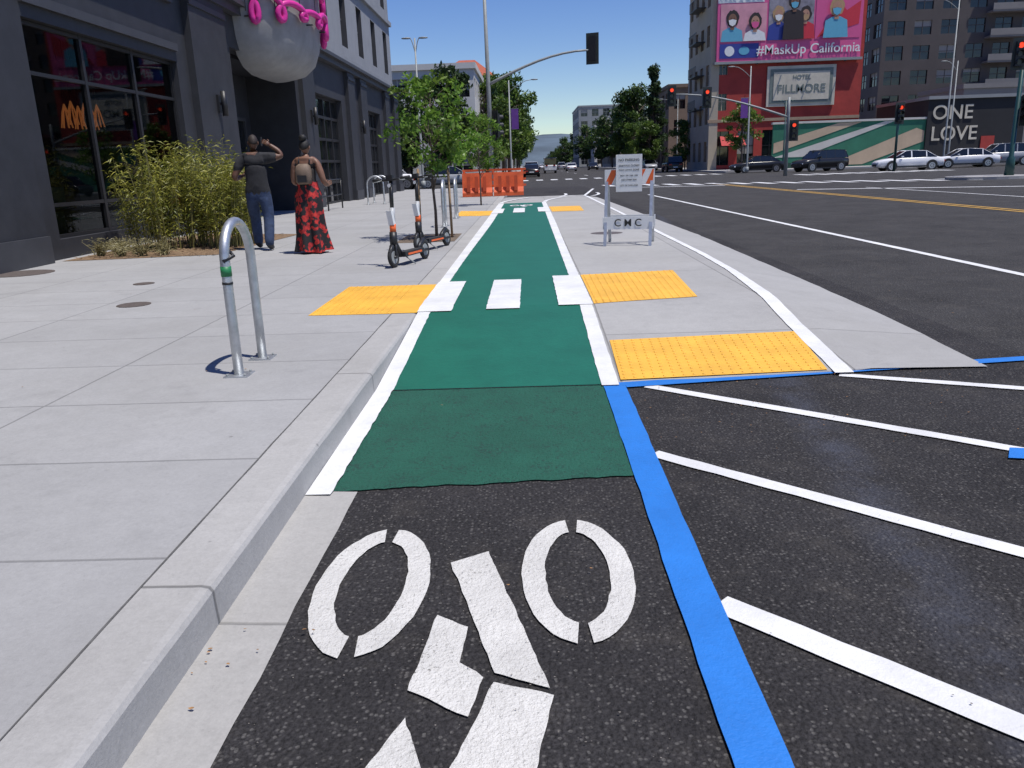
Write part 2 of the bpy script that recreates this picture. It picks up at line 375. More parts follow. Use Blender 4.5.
stripe(d,(.70,4.79),(2.85,3.02),.085,.007,wht); stripe(d,(.56,3.60),(2.5,1.74),.085,.007,wht)
stripe(d,(.56,2.25),(2.4,.42),.105,.007,wht); stripe(d,(1.93,4.93),(4.2,3.9),.08,.007,wht); stripe(d,(.57,.9),(2.0,-.5),.1,.007,wht)
d.obj('parking_hatch_lines')
ln=MB()
stripe(ln,(5.55,1.0),(4.94,34),.12,.006,wht)
for dx in (0,.28): stripe(ln,(10.95+dx,8),(10.10+dx,46),.11,.006,yell)
stripe(ln,(14.2,18),(13.8,34),.10,.006,wht)
for i in range(15):
    t=i/14; x=4.6+t*15.5; y=47.5-t*9.5
    ln.poly([(x,y,.006),(x+.5,y-.3,.006),(x+.35,y+2.9,.006),(x-.15,y+3.2,.006)],wht)
stripe(ln,(5.2,44.2),(10.0,42.2),.4,.006,wht); stripe(ln,(11,34),(20,29),.35,.006,wht)
for i in range(9):
    ln.poly([(19.5+i*1.2,58,.006),(20.1+i*1.2,58,.006),(20.1+i*1.2,61.5,.006),(19.5+i*1.2,61.5,.006)],wht)
for i in range(14):
    ln.poly([(-.6+i*1.3,72,.006),(.0+i*1.3,72,.006),(.0+i*1.3,75.5,.006),(-.6+i*1.3,75.5,.006)],wht)
for i in range(12): stripe(ln,(6.5,90+i*22),(6.5,96+i*22),.12,.006,wht)
ln.obj('road_markings')

st=MB(); Zs=.0075
def wheel(cx,cy,rx,ry,t,sh):
    for a0,a1 in ((-.46,.46),(.54,1.46)):
        n=22
        for i in range(n):
            A=math.pi*(a0+(a1-a0)*i/n); B=math.pi*(a0+(a1-a0)*(i+1)/n)
            def Q(a,k): 
                jj=jit(a*1.3,cx*9+k*5,.006); return (cx+math.cos(a)*(rx-t*k+jj)+sh*math.sin(a),cy+math.sin(a)*(ry-t*1.35*k+jj),Zs)
            st.poly([Q(A,0),Q(B,0),Q(B,1),Q(A,1)],whtS)
wheel(-.560,2.41,.190,.42,.080,.0); wheel(.130,2.46,.19,.42,.080,.0)
def ragged(P,m,mb=None):
    out=[]; n=len(P)
    for i in range(n):
        a=Vector(P[i]+(Zs,)); b=Vector(P[(i+1)%n]+(Zs,)); L=(b-a).length; k=max(1,int(L/.03)); nn=Vector(((b-a).y,-(b-a).x,0)).normalized()
        for j in range(k): out.append(a+(b-a)*j/k+nn*jit(j*.03,i+P[0][0]*5,.006)*(j>0))
    st.poly(out,m)
for P in ([(-.31,2.55),(-.18,2.63),(.02,1.84),(-.13,1.91)],[(-.32,2.21),(-.22,2.14),(-.23,1.96),(-.16,1.89),(-.19,1.73),(-.36,1.84)],
          [(-.13,1.87),(.03,1.81),(-.05,1.38),(-.27,1.38)],[(-.35,1.73),(-.27,1.50),(-.32,1.38),(-.48,1.40)],[(-.30,1.34),(-.05,1.34),(-.1,1.1),(-.3,1.1)]):
    ragged(P[::-1],whtS)
st.obj('bike_symbol')
st=MB()
for cx in (-.38,.0):
    for a in range(10):
        A=a*math.pi/5;B=(a+1)*math.pi/5
        st.poly([(cx-.05+math.cos(q)*r_,25.2+math.sin(q)*r_*2.2,.14+.02) for q,r_ in ((A,.17),(B,.17),(B,.10),(A,.10))],wht)
st.poly([(-.35,25.4,.16),(-.25,25.4,.16),(-.05,24.4,.16),(-.18,24.4,.16)],wht); st.obj('bike_symbol')

lt=MB(); lb=M('dry_leaf_brown',(.28,.15,.06),.9,.4,50); lg=M('small_stone',(.20,.18,.16),.9,.3,40)
def litter(n,x0,x1,y0,y1,z,s0,s1,m):
    for i in range(n):
        x=random.uniform(x0,x1); y=random.uniform(y0,y1); s_=random.uniform(s0,s1); a=random.random()*6.3
        p=[]
        for t in range(5):
            q=a+t*1.2566; rr=s_*random.uniform(.5,1.2); p.append((x+math.cos(q)*rr,y+math.sin(q)*rr*.7,z+.003+random.random()*s_*.4))
        lt.poly(p,m)
litter(12,-.9,.4,1.2,9,.02,.006,.014,lb); litter(420,.6,3,1.3,4.8,.009,.001,.004,lg); litter(420,-.75,.42,1.2,3.2,.009,.001,.0035,lg)
litter(36,-6,-1.3,2,16,.143,.004,.010,lb); litter(90,.6,2.9,3.6,5.0,.010,.003,.007,lb); litter(10,-.99,-.8,1,3.1,.014,.004,.009,lb); litter(50,3,6,2,9,.010,.003,.009,lb)
lt.obj('leaf_litter')
cm=M('iron_cover',(.11,.09,.08),.6,.3,20,.5)
for x,y,rr in ((-7.0,10.9,.40),(-3.95,7.8,.16),(-4.6,9.4,.12),(1.35,14.3,.28)):
    mb=MB(); zz=.14 if x<0 else up(y)+.004
    mb.rings([[ (x+math.cos(t*math.pi/12)*rr,y+math.sin(t*math.pi/12)*rr,zz-.01+k*.016) for t in range(24)] for k in (0,1)],cm,False); mb.obj('utility_cover')

# ------------------------------------------------------------------ facade helper
blind=M('window_blind',(.30,.29,.27),.8,.1)
def facade(mb,p0,U,W,Ht,cols,rows,mx,mz0,mz1,depth,wall,glass,trim=None,mull=True,skip=()):
    p0=Vector(p0);U=Vector(U).normalized();Z=Vector((0,0,1));N=U.cross(Z); cw=W/cols; ch=Ht/rows
    def P(u,z,d=0): return p0+U*u+Z*z+N*d
    for i in range(cols):
        for j in range(rows):
            u0=i*cw;u1=u0+cw;z0=j*ch;z1=z0+ch
            if (i,j) in skip: mb.poly([P(u0,z0),P(u1,z0),P(u1,z1),P(u0,z1)],wall); continue
            a=u0+mx;b_=u1-mx;c=z0+mz0;e=z1-mz1
            mb.poly([P(u0,z0),P(a,z0),P(a,z1),P(u0,z1)],wall); mb.poly([P(b_,z0),P(u1,z0),P(u1,z1),P(b_,z1)],wall)
            mb.poly([P(a,z0),P(b_,z0),P(b_,c),P(a,c)],wall); mb.poly([P(a,e),P(b_,e),P(b_,z1),P(a,z1)],wall)
            mb.poly([P(a,c,-depth),P(b_,c,-depth),P(b_,e,-depth),P(a,e,-depth)],glass)
            t=trim or wall
            mb.poly([P(a,c),P(b_,c),P(b_,c,-depth),P(a,c,-depth)],t); mb.poly([P(a,e,-depth),P(b_,e,-depth),P(b_,e),P(a,e)],t)
            mb.poly([P(a,c),P(a,c,-depth),P(a,e,-depth),P(a,e)],t); mb.poly([P(b_,c,-depth),P(b_,c),P(b_,e),P(b_,e,-depth)],t)
            if random.random()<.3:
                zb=e-(e-c)*random.uniform(.2,.7); mb.poly([P(a,zb,-depth+.012),P(b_,zb,-depth+.012),P(b_,e,-depth+.012),P(a,e,-depth+.012)],blind)
            if mull:
                m_=(a+b_)/2; zc=c+(e-c)*.55; w_=.035
                mb.obox(P(m_,(c+e)/2,-depth+.03),U*w_,Z*((e-c)/2),N*.028,t)
                mb.obox(P((a+b_)/2,zc,-depth+.03),U*((b_-a)/2),Z*w_,N*.024,t)
def building(name,x0,x1,y0,y1,h,wall,glass,floors,bay=3.2,roof=None,mx=.8,mz0=.9,mz1=.7,trim=None,parapet=.5,depth=.2,z0=0):
    mb=MB(); cx=max(1,round((x1-x0)/bay)); cy=max(1,round((y1-y0)/bay))
    facade(mb,(x0,y0,z0),(1,0,0),x1-x0,h,cx,floors,mx,mz0,mz1,depth,wall,glass,trim)
    facade(mb,(x1,y0,z0),(0,1,0),y1-y0,h,cy,floors,mx,mz0,mz1,depth,wall,glass,trim)
    facade(mb,(x0,y1,z0),(0,-1,0),y1-y0,h,cy,floors,mx,mz0,mz1,depth,wall,glass,trim)
    mb.poly([(x0,y0,z0+h),(x1,y0,z0+h),(x1,y1,z0+h),(x0,y1,z0+h)],roof or wall); mb.poly([(x1,y1,z0),(x0,y1,z0),(x0,y1,z0+h),(x1,y1,z0+h)],wall)
    t=trim or wall; e=.18
    mb.box(x0-e,y0-e,z0+h,x1+e,y0,z0+h+parapet,t); mb.box(x0-e,y0,z0+h,x0,y1,z0+h+parapet,t); mb.box(x1,y0,z0+h,x1+e,y1,z0+h+parapet,t)
    return mb

# ------------------------------------------------------------------ left building
LB=MB(); X=-7.5
def wallseg(y0,y1,z0,z1,m,d=.35,x=X): LB.box(x-d,y0,z0,x,y1,z1,m)
wallseg(-8,12.8,.1,5.6,char,.4); wallseg(12.8,18.3,.1,.45,char,.3); wallseg(12.8,18.3,3.75,5.6,char,.3)
wallseg(18.3,21.7,.1,5.6,char,.4)
wallseg(21.7,27.5,4.5,5.6,char,.4)
wallseg(27.5,29.7,.1,5.6,char,.4); wallseg(29.7,34.2,4.1,5.6,char,.4); wallseg(34.2,39.7,.1,5.6,char,.4)
wallseg(39.7,42.9,4.1,5.6,char,.4); wallseg(42.9,48.2,.1,5.6,char,.4)
for a,b_ in ((10.2,12.2),(18.9,21.1),(27.9,29.4),(35.0,36.3),(37.6,39.0),(44.0,45.2),(46.8,48.2)):
    LB.box(X,a,.1,X+.16,b_,5.3,char); LB.box(X+.16,a-.0,.1,X+.21,b_,.55,char2); LB.box(X+.16,a,5.0,X+.20,b_,5.12,char2)
LB.box(X,-8,5.30,X+.22,48.2,5.62,char2); LB.box(X+.22,-8,5.50,X+.36,48.35,5.62,char2)
LB.box(X,12.8,3.95,X+.07,18.3,4.10,char2); LB.box(X,12.8,4.9,X+.09,18.3,5.0,char2)
LB.box(-28,-8,5.64,X-.01,27.5,14,char)
for z in (7.0,8.4): LB.box(X-.01,-8,z,X+.04,27.5,z+.12,char2)
facade(LB,(X-.05,27.5,5.64),(0,1,0),20.6,13.2,6,4,1.15,.75,.45,.25,stuc,dgl,char2)
LB.box(-28,27.5,5.64,-8.2,48.1,18.84,stuc)
LB.poly([(-8.2,48.1,5.64),(X-.05,48.1,5.64),(X-.05,48.1,18.84),(-8.2,48.1,18.84)],stuc)
LB.box(X-.05,27.5,9.0,X+.10,48.1,9.22,stuc); LB.box(X-.05,27.5,18.84,X+.3,48.3,19.3,stuc)
LB.box(X-.05,27.5,5.64,X+.06,48.2,5.95,stuc)
LB.box(-28,48.0,.1,-7.9,48.2,5.6,char)
for y in (12.8,14.6,16.45,18.22): LB.box(-7.72,y,.45,-7.62,y+.08,3.75,blk)
for z in (.45,.95,2.95,3.68): LB.box(-7.715,12.8,z,-7.625,18.3,z+.06,blk)
LB.poly([(-7.67,12.8,.45),(-7.67,18.3,.45),(-7.67,18.3,3.75),(-7.67,12.8,3.75)],glassp)
inw=M('interior_dark_wall',(.07,.065,.06),.8,.2)
LB.box(-13,12.6,.1,-7.9,18.5,.16,woodin); LB.box(-13.1,12.6,.1,-13,18.5,4.2,inw); LB.box(-13,12.5,.1,-7.9,12.6,4.2,inw); LB.box(-13,18.5,.1,-7.9,18.6,4.2,inw); LB.box(-13,12.6,3.9,-7.9,18.5,4.0,inw)
LB.box(-10.5,13.5,.16,-9.6,17.5,1.15,woodin)
seatm=M('seat_sage',(.12,.15,.09),.7)
for y in (13.2,14.4,15.6):
    LB.box(-8.6,y,.16,-8.0,y+.7,.85,seatm); LB.box(-8.72,y,.16,-8.61,y+.7,1.25,seatm)
LB.box(-9.2,21.7,.1,-9.1,27.5,4.5,char); LB.poly([(-9.08,22.4,.15),(-9.08,26.8,.15),(-9.08,26.8,3.0),(-9.08,22.4,3.0)],dgl)
for y in (22.4,23.85,25.3,26.75): LB.box(-9.08,y,.15,-9.02,y+.07,3.0,char2)
LB.box(-9.08,22.4,3.0,-9.0,26.82,3.1,char2)
LB.box(-9.1,21.6,.1,-7.9,21.7,4.5,char); LB.box(-9.1,27.5,.1,-7.9,27.6,4.5,char); LB.box(-9.2,21.7,4.4,-7.9,27.5,4.5,char)
for y0,y1 in ((29.7,34.2),(39.7,42.9)):
    LB.poly([(-7.8,y0,.12),(-7.8,y1,.12),(-7.8,y1,4.1),(-7.8,y0,4.1)],dgl)
    for z in (.12,.9,1.7,2.5,3.3,4.0): LB.box(-7.8,y0,z,-7.72,y1,z+.10,blk)
    n=4
    for i in range(n+1):
        y=y0+(y1-y0-.1)*i/n; LB.box(-7.8,y,.12,-7.715,y+.1,4.1,blk)
lbo=LB.obj('dark_storefront_building')
DC=MB(); rs=[]; cyc=24.7
for z,r_ in ((4.0,.3),(4.02,1.0),(4.15,1.55),(4.4,1.9),(4.8,2.1),(5.4,2.2),(7.2,2.2)):
    rs.append([(X-.1+math.cos(t)*r_*.75+.0,cyc+math.sin(t)*r_*1.15,z) for t in np.linspace(-math.pi/2,math.pi/2,25)])
DC.rings(rs,stuc2,True,False,False); DC.poly(rs[-1],stuc2); DC.poly(rs[0],stuc2)
for t in np.linspace(-1.3,1.3,7): DC.tube([(X-.1+math.cos(t)*2.2*.75+.005,cyc+math.sin(t)*2.2*1.15,5.42),(X-.1+math.cos(t)*2.2*.75+.005,cyc+math.sin(t)*2.2*1.15,7.2)],.012,char2,5)
dco=DC.obj('round_canopy',parent=lbo)
PS=MB()
def onc(t,z): return Vector((X-.1+math.cos(t)*2.2*.75+.16,cyc+math.sin(t)*2.2*1.15,z))
def script(t0,t1,z0,amp,nn,sl=0):
    pts=[]
    for i in range(nn*16+1):
        u=i/(nn*16); a=u*nn*2*math.pi; t=t0+(t1-t0)*u+.13*math.sin(a); pts.append(onc(t,z0+sl*u+amp*(.65+.35*math.sin(u*9+1))*math.cos(a)))
    PS.tube(pts,.085,pink,6)
script(-1.45,1.25,5.55,.38,7,-.15); script(-1.4,1.2,6.4,.38,6,-.1)
for t in (-1.3,-.8,-.3,.2,.7,1.1): PS.tube([onc(t,5.3)-Vector((.2,0,0)),onc(t,5.3)],.02,blk,5)
PS.obj('pink_script_sign',parent=lbo)
for y,z in ((11.4,3.35),(20.0,3.0),(28.6,3.2),(37,3.2)):
    mb=MB(); mb.box(X+.16,y-.07,z-.2,X+.22,y+.07,z+.2,blk); mb.tube([(X+.32,y,z-.28),(X+.32,y,z+.28)],.07,blk,12); mb.box(X+.2,y-.03,z-.03,X+.3,y+.03,z+.03,blk); mb.obj('wall_lamp')
mb=MB()
for j in range(6):
    yy=15.75+.24*j; zz=.07*(j%2); mb.tube([(-8.7,yy,3.9),(-8.7,yy,2.75)],.008,blk,5)
    for k in range(7):
        a=k*.9; mb.tube([(-8.7,yy,2.75+zz),(-8.7+math.cos(a)*.05,yy+math.sin(a)*.05,2.6+zz),(-8.7+math.cos(a)*.10,yy+math.sin(a)*.10,2.32+zz)],.013,lampo,4)
mb.obj('hanging_lamp')

pl=MB(); pl.poly([(-7.3,12.4,.146),(-4.95,12.7,.146),(-4.7,16.5,.146),(-7.3,17.6,.146)],mulch)
for i in range(900):
    x=random.uniform(-7.2,-4.95); y=random.uniform(12.5,16.5); a=random.random()*3.1; s_=random.uniform(.02,.05); z=.150+random.random()*.025
    pl.poly([(x+math.cos(a)*s_,y+math.sin(a)*s_,z),(x-math.sin(a)*.012,y+math.cos(a)*.012,z+.008),(x-math.cos(a)*s_,y-math.sin(a)*s_,z+.004),(x+math.sin(a)*.012,y-math.cos(a)*.012,z)],mulch)
pl.obj('planting_bed')
def blades(name,stems,mat,stemmat,nl,bl,bw,droop=.5,seed=1):
    rn=random.Random(seed); mb=MB(); mi=mb.mi(mat)
    for (x,y,h,lx,ly,z0) in stems:
        mb.tube([(x,y,z0),(x+lx*.3,y+ly*.3,z0+h*.55),(x+lx,y+ly,z0+h)],[.008,.006,.002],stemmat,4,False)
        for i in range(nl):
            t=rn.uniform(.12,1.05)**.8; q=t*t
            p=Vector((x+lx*q+rn.gauss(0,.05),y+ly*q+rn.gauss(0,.05),z0+h*t)); a=rn.random()*6.283; L=bl*rn.uniform(.6,1.3)
            d=Vector((math.cos(a),math.sin(a),rn.uniform(-droop,.6))).normalized(); sdir=d.cross(Vector((rn.gauss(0,1),rn.gauss(0,1),1))).normalized()*bw
            m1=p+d*L*.5; e=p+d*L+Vector((0,0,-L*.25))
            b=len(mb.v); mb.v.extend([tuple(p),tuple(m1-sdir),tuple(e),tuple(m1+sdir)]); mb.f.append((b,b+1,b+2,b+3)); mb.m.append(mi); mb.sm.append(False)
    return mb.obj(name)
cl=[(-6.75,14.3,1.45,.5),(-6.2,13.9,1.65,.5),(-5.7,14.5,1.7,.45),(-5.3,13.9,1.5,.4),(-6.3,15.2,1.8,.5),(-5.5,15.4,1.5,.4),(-5.15,14.5,1.45,.3)]
stems=[]
for cx,cy,h,rr in cl:
    for i in range(34):
        a=random.random()*6.283; q=rr*math.sqrt(random.random()); hh=h*random.uniform(.62,1.08); 
        stems.append((cx+math.cos(a)*q*.8,cy+math.sin(a)*q*.8,hh,math.cos(a)*.28*random.random(),math.sin(a)*.28*random.random(),.14))
blades('bamboo_shrub',stems,bam,M('bamboo_cane',(.22,.2,.06),.6),58,.13,.010,.6,3)
for x,y in ((-7.0,13.0),(-6.6,12.9),(-6.25,12.85),(-6.85,13.4),(-5.9,12.9)):
    gs=[(x+random.gauss(0,.03),y+random.gauss(0,.03),random.uniform(.12,.3),random.gauss(0,.14),random.gauss(0,.14),.14) for i in range(30)]
    blades('ornamental_grass',gs,grs,grs,5,.16,.005,.1,int(x*-10))

# ------------------------------------------------------------------ trees
def leafcloud(mb,centres,mat,n,size,rn,sq=.8):
    mi=mb.mi(mat)
    for (c,rad) in centres:
        k=int(n)
        for i in range(k):
            d=Vector((rn.gauss(0,1),rn.gauss(0,1),rn.gauss(0,1)*sq)).normalized()*rad*(rn.random()**.45)
            d.z*=sq
            p=Vector(c)+d; a=Vector((rn.gauss(0,1),rn.gauss(0,1),rn.gauss(0,1))).normalized(); b_=a.cross(Vector((rn.gauss(0,1),rn.gauss(0,1),rn.gauss(0,1)+.6))).normalized()
            s_=size*rn.uniform(.6,1.35); b0=len(mb.v)
            mb.v.extend([tuple(p-a*s_),tuple(p-b_*s_*.45+a*s_*.1),tuple(p+a*s_),tuple(p+b_*s_*.45+a*s_*.1)]); mb.f.append((b0,b0+1,b0+2,b0+3)); mb.m.append(mi); mb.sm.append(False)
def tree(name,loc,h,cr,z0,tr,ncl,nl,ls,mats,seed,clr=.3,sq=.8,shape='round'):
    rn=random.Random(seed); mb=MB(); top=h*.9
    pts=[(rn.gauss(0,.015*h)*t,rn.gauss(0,.015*h)*t,top*t) for t in (0,.2,.4,.6,.8,1)]; pts[0]=(0,0,-.05)
    mb.tube(pts,[tr*(1-.8*t) for t in (0,.2,.4,.6,.8,1)],bark,8)
    cs=[]
    for i in range(ncl):
        t=rn.random(); zc=z0+(h-z0)*t
        if shape=='round': env=math.sqrt(max(.05,1-(2*t-1)**2*.85))
        elif shape=='cone': env=max(.08,1-t)
        else: env=.5+.5*math.sin(t*2.6+.3)
        a=rn.random()*6.283; q=cr*env*math.sqrt(rn.uniform(.1,1)); c=Vector((math.cos(a)*q,math.sin(a)*q,zc))
        cs.append((c,cr*clr*rn.uniform(.6,1.25)))
        zb=max(z0*.75,zc-(h-z0)*rn.uniform(.12,.3)); tb=min(1,zb/top)
        mb.tube([(0,0,zb),(c.x*.5,c.y*.5,(zb+zc)/2+.02*h),tuple(c)],[tr*.45*(1-tb*.6),tr*.25,tr*.06],bark,5,False)
    for i,m in enumerate(mats): leafcloud(mb,cs[i::len(mats)],m,nl,ls,rn,sq)
    return mb.obj(name,loc)
ft=tree('young_street_tree',(-1.67,14.5,.14),2.65,.86,1.1,.03,46,44,.055,[lfA,lfA,lfD],11,.25,.9)
sk=MB()
for dx in (-.28,.28): sk.tube([(-1.67+dx,14.5,.1),(-1.67+dx*.95,14.5,1.35)],.022,stake,8)
sk.tube([(-1.95,14.5,1.2),(-1.39,14.5,1.2)],.012,blk,6); sk.obj('tree_stake')
sp=MB(); sp.poly([(-2.3,13.7,.145),(-1.28,13.7,.145),(-1.28,15.3,.145),(-2.3,15.3,.145)],soil); sp.obj('tree_pit_soil')
dup(ft,(-1.55,26.5,.14),2,1.0)
T1=tree('street_tree',(-4.2,84,0),9.2,3.0,2.4,.16,60,95,.20,[lfB,lfD],21)
T2=tree('street_tree',(18.6,142,0),13,4.3,3,.22,70,95,.30,[lfC,lfB],22)
T3=tree('dark_tree',(-6.4,68,0),9.0,2.2,2.0,.2,60,110,.18,[lfC,lfC],23,.3,1.0)
T4=tree('conifer_tree',(18,120,0),14,2.4,1.5,.2,90,70,.22,[lfC],24,.3,.7,'cone')
for (x,y,r_,s_,t) in ((-2.6,92,1,1.15,T1),(-3.0,104,2,1.2,T1),(-3.6,120,3,1.25,T1),(-3.2,138,4,1.3,T1),(-3.6,160,4,1.35,T1),(-3.8,180,.5,1.4,T1),(-3.5,205,1.5,1.4,T1),(-3.5,245,1.5,1.5,T1),(-3.5,290,2.5,1.4,T2),(-3.5,350,2.5,1.4,T2),
                    (20.5,165,1,1.0,T2),(19.3,190,2,.95,T2),(20,225,3,.9,T2),(20,280,4,1,T2),(21,340,5,1,T2),(19,400,5,1,T2),(-10.4,72,1,.8,T3),(9.2,210,3,.5,T2),(9.0,260,3,.45,T2),(9.1,320,3,.45,T2),
                    (19.2,102,4,.62,T1),(17.2,118,2,.7,T1),(16.8,131,1,.75,T1),(-3.2,66,2,.55,T1)):
    dup(t,(x,y,0),r_,s_)
bt=tree('street_tree',(20.6,80.5,.1),6.2,1.7,2.2,.12,40,80,.14,[lfD,lfD],29)
mb=MB(); rn=random.Random(9); cs=[]
for i in range(420):
    x=rn.choice([-1,1]); y=rn.uniform(420,1300); xx=(-9-rn.random()*60) if x<0 else (24+rn.random()*120); cs.append((Vector((xx,y,rn.uniform(2,9))),rn.uniform(3,6)))
leafcloud(mb,cs,lfC,26,1.2,rn); mb.obj('distant_trees')

hl=MB(); hm=M('hill_vegetation_hazed',(.085,.115,.14),.95,.35,.006); NX=90  # bluish base colour paints distance haze into the hill greenery
def hz(x): return 112+38*noise.noise(Vector((x*.0014,3.3,0)))+20*noise.noise(Vector((x*.005,1,0)))+4*noise.noise(Vector((x*.03,5,0)))
rows=[(2200,0),(2500,.45),(2850,.8),(3200,1.0),(3900,.6)]
for i in range(NX):
    xa=-2600+i*70; xb=xa+70
    for (ya,ka),(yb,kb) in zip(rows[:-1],rows[1:]):
        j=lambda x,y,k:(x,y,hz(x)*k*(1+.18*noise.noise(Vector((x*.004,y*.003,0))))-1)
        hl.poly([j(xa,ya,ka),j(xb,ya,ka),j(xb,yb,kb),j(xa,yb,kb)],hm,True)
hl.obj('hills')

# ------------------------------------------------------------------ far buildings
cream=M('cream_stucco',(.42,.36,.27),.8,.08,.6); whit=M('white_stucco',(.58,.57,.54),.8,.06,.5); tan=M('tan_brick',(.34,.25,.17),.85,.12,2)
redb=M('painted_red_brick',(.36,.042,.032),.8,.18,.8,.4,9); greyo=M('grey_office',(.26,.27,.27),.7,.1,.5); tile=M('red_roof_tile',(.36,.09,.045),.8,.2,3,.5,8)
darkb=M('dark_apartment_cladding',(.075,.063,.060),.7,.15,.4); lightb=M('apartment_light_band',(.19,.18,.175),.7,.1,.4); brn=M('brown_stucco',(.20,.14,.10),.8,.12,.5)
mb=building('white_office_building',-24,-4.6,76,92,9.8,whit,dgl,3,2.6,trim=whit,mx=.45); mb.obj('white_office_building')
mb=building('red_roof_building',-9.6,-3.9,94,104,10.4,cream,dgl,3,2.6)
mb.poly([(-10.2,93,10.9),(-3.3,93,10.9),(-5.8,98.5,13.2),(-7.6,98.5,13.2)],tile); mb.poly([(-3.3,93,10.9),(-3.3,105,10.9),(-5.8,98.5,13.2)],tile); mb.poly([(-10.2,105,10.9),(-10.2,93,10.9),(-7.6,98.5,13.2)],tile); mb.poly([(-3.3,105,10.9),(-10.2,105,10.9),(-7.6,98.5,13.2),(-5.8,98.5,13.2)],tile)
mb.obj('red_roof_building')
for (nm,a,b_,c,d_,h,m,fl) in (('tan_building',-30,-7.5,108,150,11,tan,3),('cream_building',-30,-7.5,155,210,9,cream,2),('grey_building',-30,-7.5,215,300,12,greyo,3),('white_building',-30,-7.5,305,420,9,whit,2),
    ('grey_office_building',18.5,42,300,340,20.5,greyo,5),('white_building',21,30,262,290,12,whit,3),('cream_building',22.5,44,205,255,9,cream,2),('brown_building',21.5,28,128,150,11.8,brn,3),('white_building',24,40,155,200,9.5,whit,2),('tan_building',24,60,350,460,14,tan,4),
    ('brown_building',-60,-26,78,100,12,brn,4)):
    building(nm,a,b_,c,d_,h,m,dgl,fl,4.0).obj(nm)
fp=MB()
fp.box(-150,78,-.05,-1.6,79,.14,farcon); fp.box(-150,79,-.05,-1.6,700,.139,farcon); fp.box(18.5,78,-.05,150,79,.14,farcon); fp.box(18.5,79,-.05,150,700,.139,farcon)
fp.box(24,-8,-.05,60,30,.14,farcon)
fp.obj('far_pavement')
cv=[(21.6+1.9*math.cos(t),39.2+1.6*math.sin(t)) for t in np.linspace(0,2*math.pi,24,endpoint=False)]
ci=MB(); ci.rings([[(x,y,-.02) for x,y in cv],[(x,y,.13) for x,y in cv]],farcon,False); ci.obj('corner_pavement')

RB=MB(); x0,x1,y0=19.4,35.2,90
facade(RB,(x0,y0,0),(1,0,0),x1-x0,5.2,6,1,.45,.6,1.1,.3,redb,dgl,blk)
facade(RB,(x0,y0,5.2),(1,0,0),x1-x0,14.3,6,4,.85,1.0,.9,.25,redb,dgl,cream,True,skip={(i,j) for i in (1,2,3,4,5) for j in (0,1,2,3)})
facade(RB,(x0,y0+12,0),(0,-1,0),12,19.5,4,5,.8,1.0,.8,.25,cream,dgl,tan)
RB.poly([(x1,y0,0),(x1,y0+12,0),(x1,y0+12,19.5),(x1,y0,19.5)],redb); RB.poly([(x0,y0,19.5),(x1,y0,19.5),(x1,y0+12,19.5),(x0,y0+12,19.5)],cream)
RB.box(x0-.5,y0-.5,19.5,x1+.2,y0,20.1,cream); RB.box(x0-.5,y0,19.5,x0,y0+12,20.1,cream)
RB.box(x0-.15,y0-.12,5.0,x1,y0-.0,5.3,tan)
RB.box(x0-.02,y0-.06,0,x0+.9,y0-.001,19.4,cream)
awn=M('red_awning',(.42,.03,.03),.7,.1)
for a in (20.6,): RB.poly([(a,y0-.02,3.6),(a+2.4,y0-.02,3.6),(a+2.5,y0-1.4,2.6),(a-.1,y0-1.4,2.6)],awn)
for z in (6.5,10,13.4,16.8):
    RB.box(x0-1.0,y0+3,z,x0-.002,y0+7,z+.08,blk)
    for t in range(9): RB.box(x0-1.0,y0+3+t*.5,z+.08,x0-.96,y0+3.04+t*.5,z+1.0,blk)
    RB.box(x0-1.0,y0+3,z+1,x0-.96,y0+7.1,z+1.06,blk)
RB.obj('red_brick_building')
pk=M('billboard_pink',(.68,.10,.27),.5,.04); pk2=M('billboard_light_pink',(.66,.30,.36),.5,.15,.8); bl2=M('billboard_blue',(.03,.05,.28),.5,.05); skn=M('poster_skin',(.45,.24,.16),.6,.1); skn2=M('poster_skin_dark',(.20,.10,.06),.6,.1)
cyan=M('poster_cyan',(.12,.40,.55),.5,.05); redp=M('poster_red',(.6,.03,.05),.5,.05); gol=M('poster_gold',(.45,.28,.14),.5,.15); hair=M('poster_hair',(.03,.02,.02),.6,.1); greyp=M('poster_grey',(.26,.24,.28),.6,.4,1.2)
BB=MB(); by=89.6; BB.box(19.9,by,11.0,34.7,by+.3,18.6,pk)
def bq(a,b_,c,d_,m,l=1): BB.poly([(a,by-.02*l,c),(b_,by-.02*l,c),(b_,by-.02*l,d_),(a,by-.02*l,d_)],m)
def bd(cx,cz,rx,rz,m,l,n=18,a0=0,a1=2*math.pi,jj=0): BB.poly([(cx+rx*math.cos(a0+(a1-a0)*t/n)*(1+jj*random.uniform(-1,1)),by-.02*l,cz+rz*math.sin(a0+(a1-a0)*t/n)*(1+jj*random.uniform(-1,1))) for t in range(n)],m)
lay=[0]
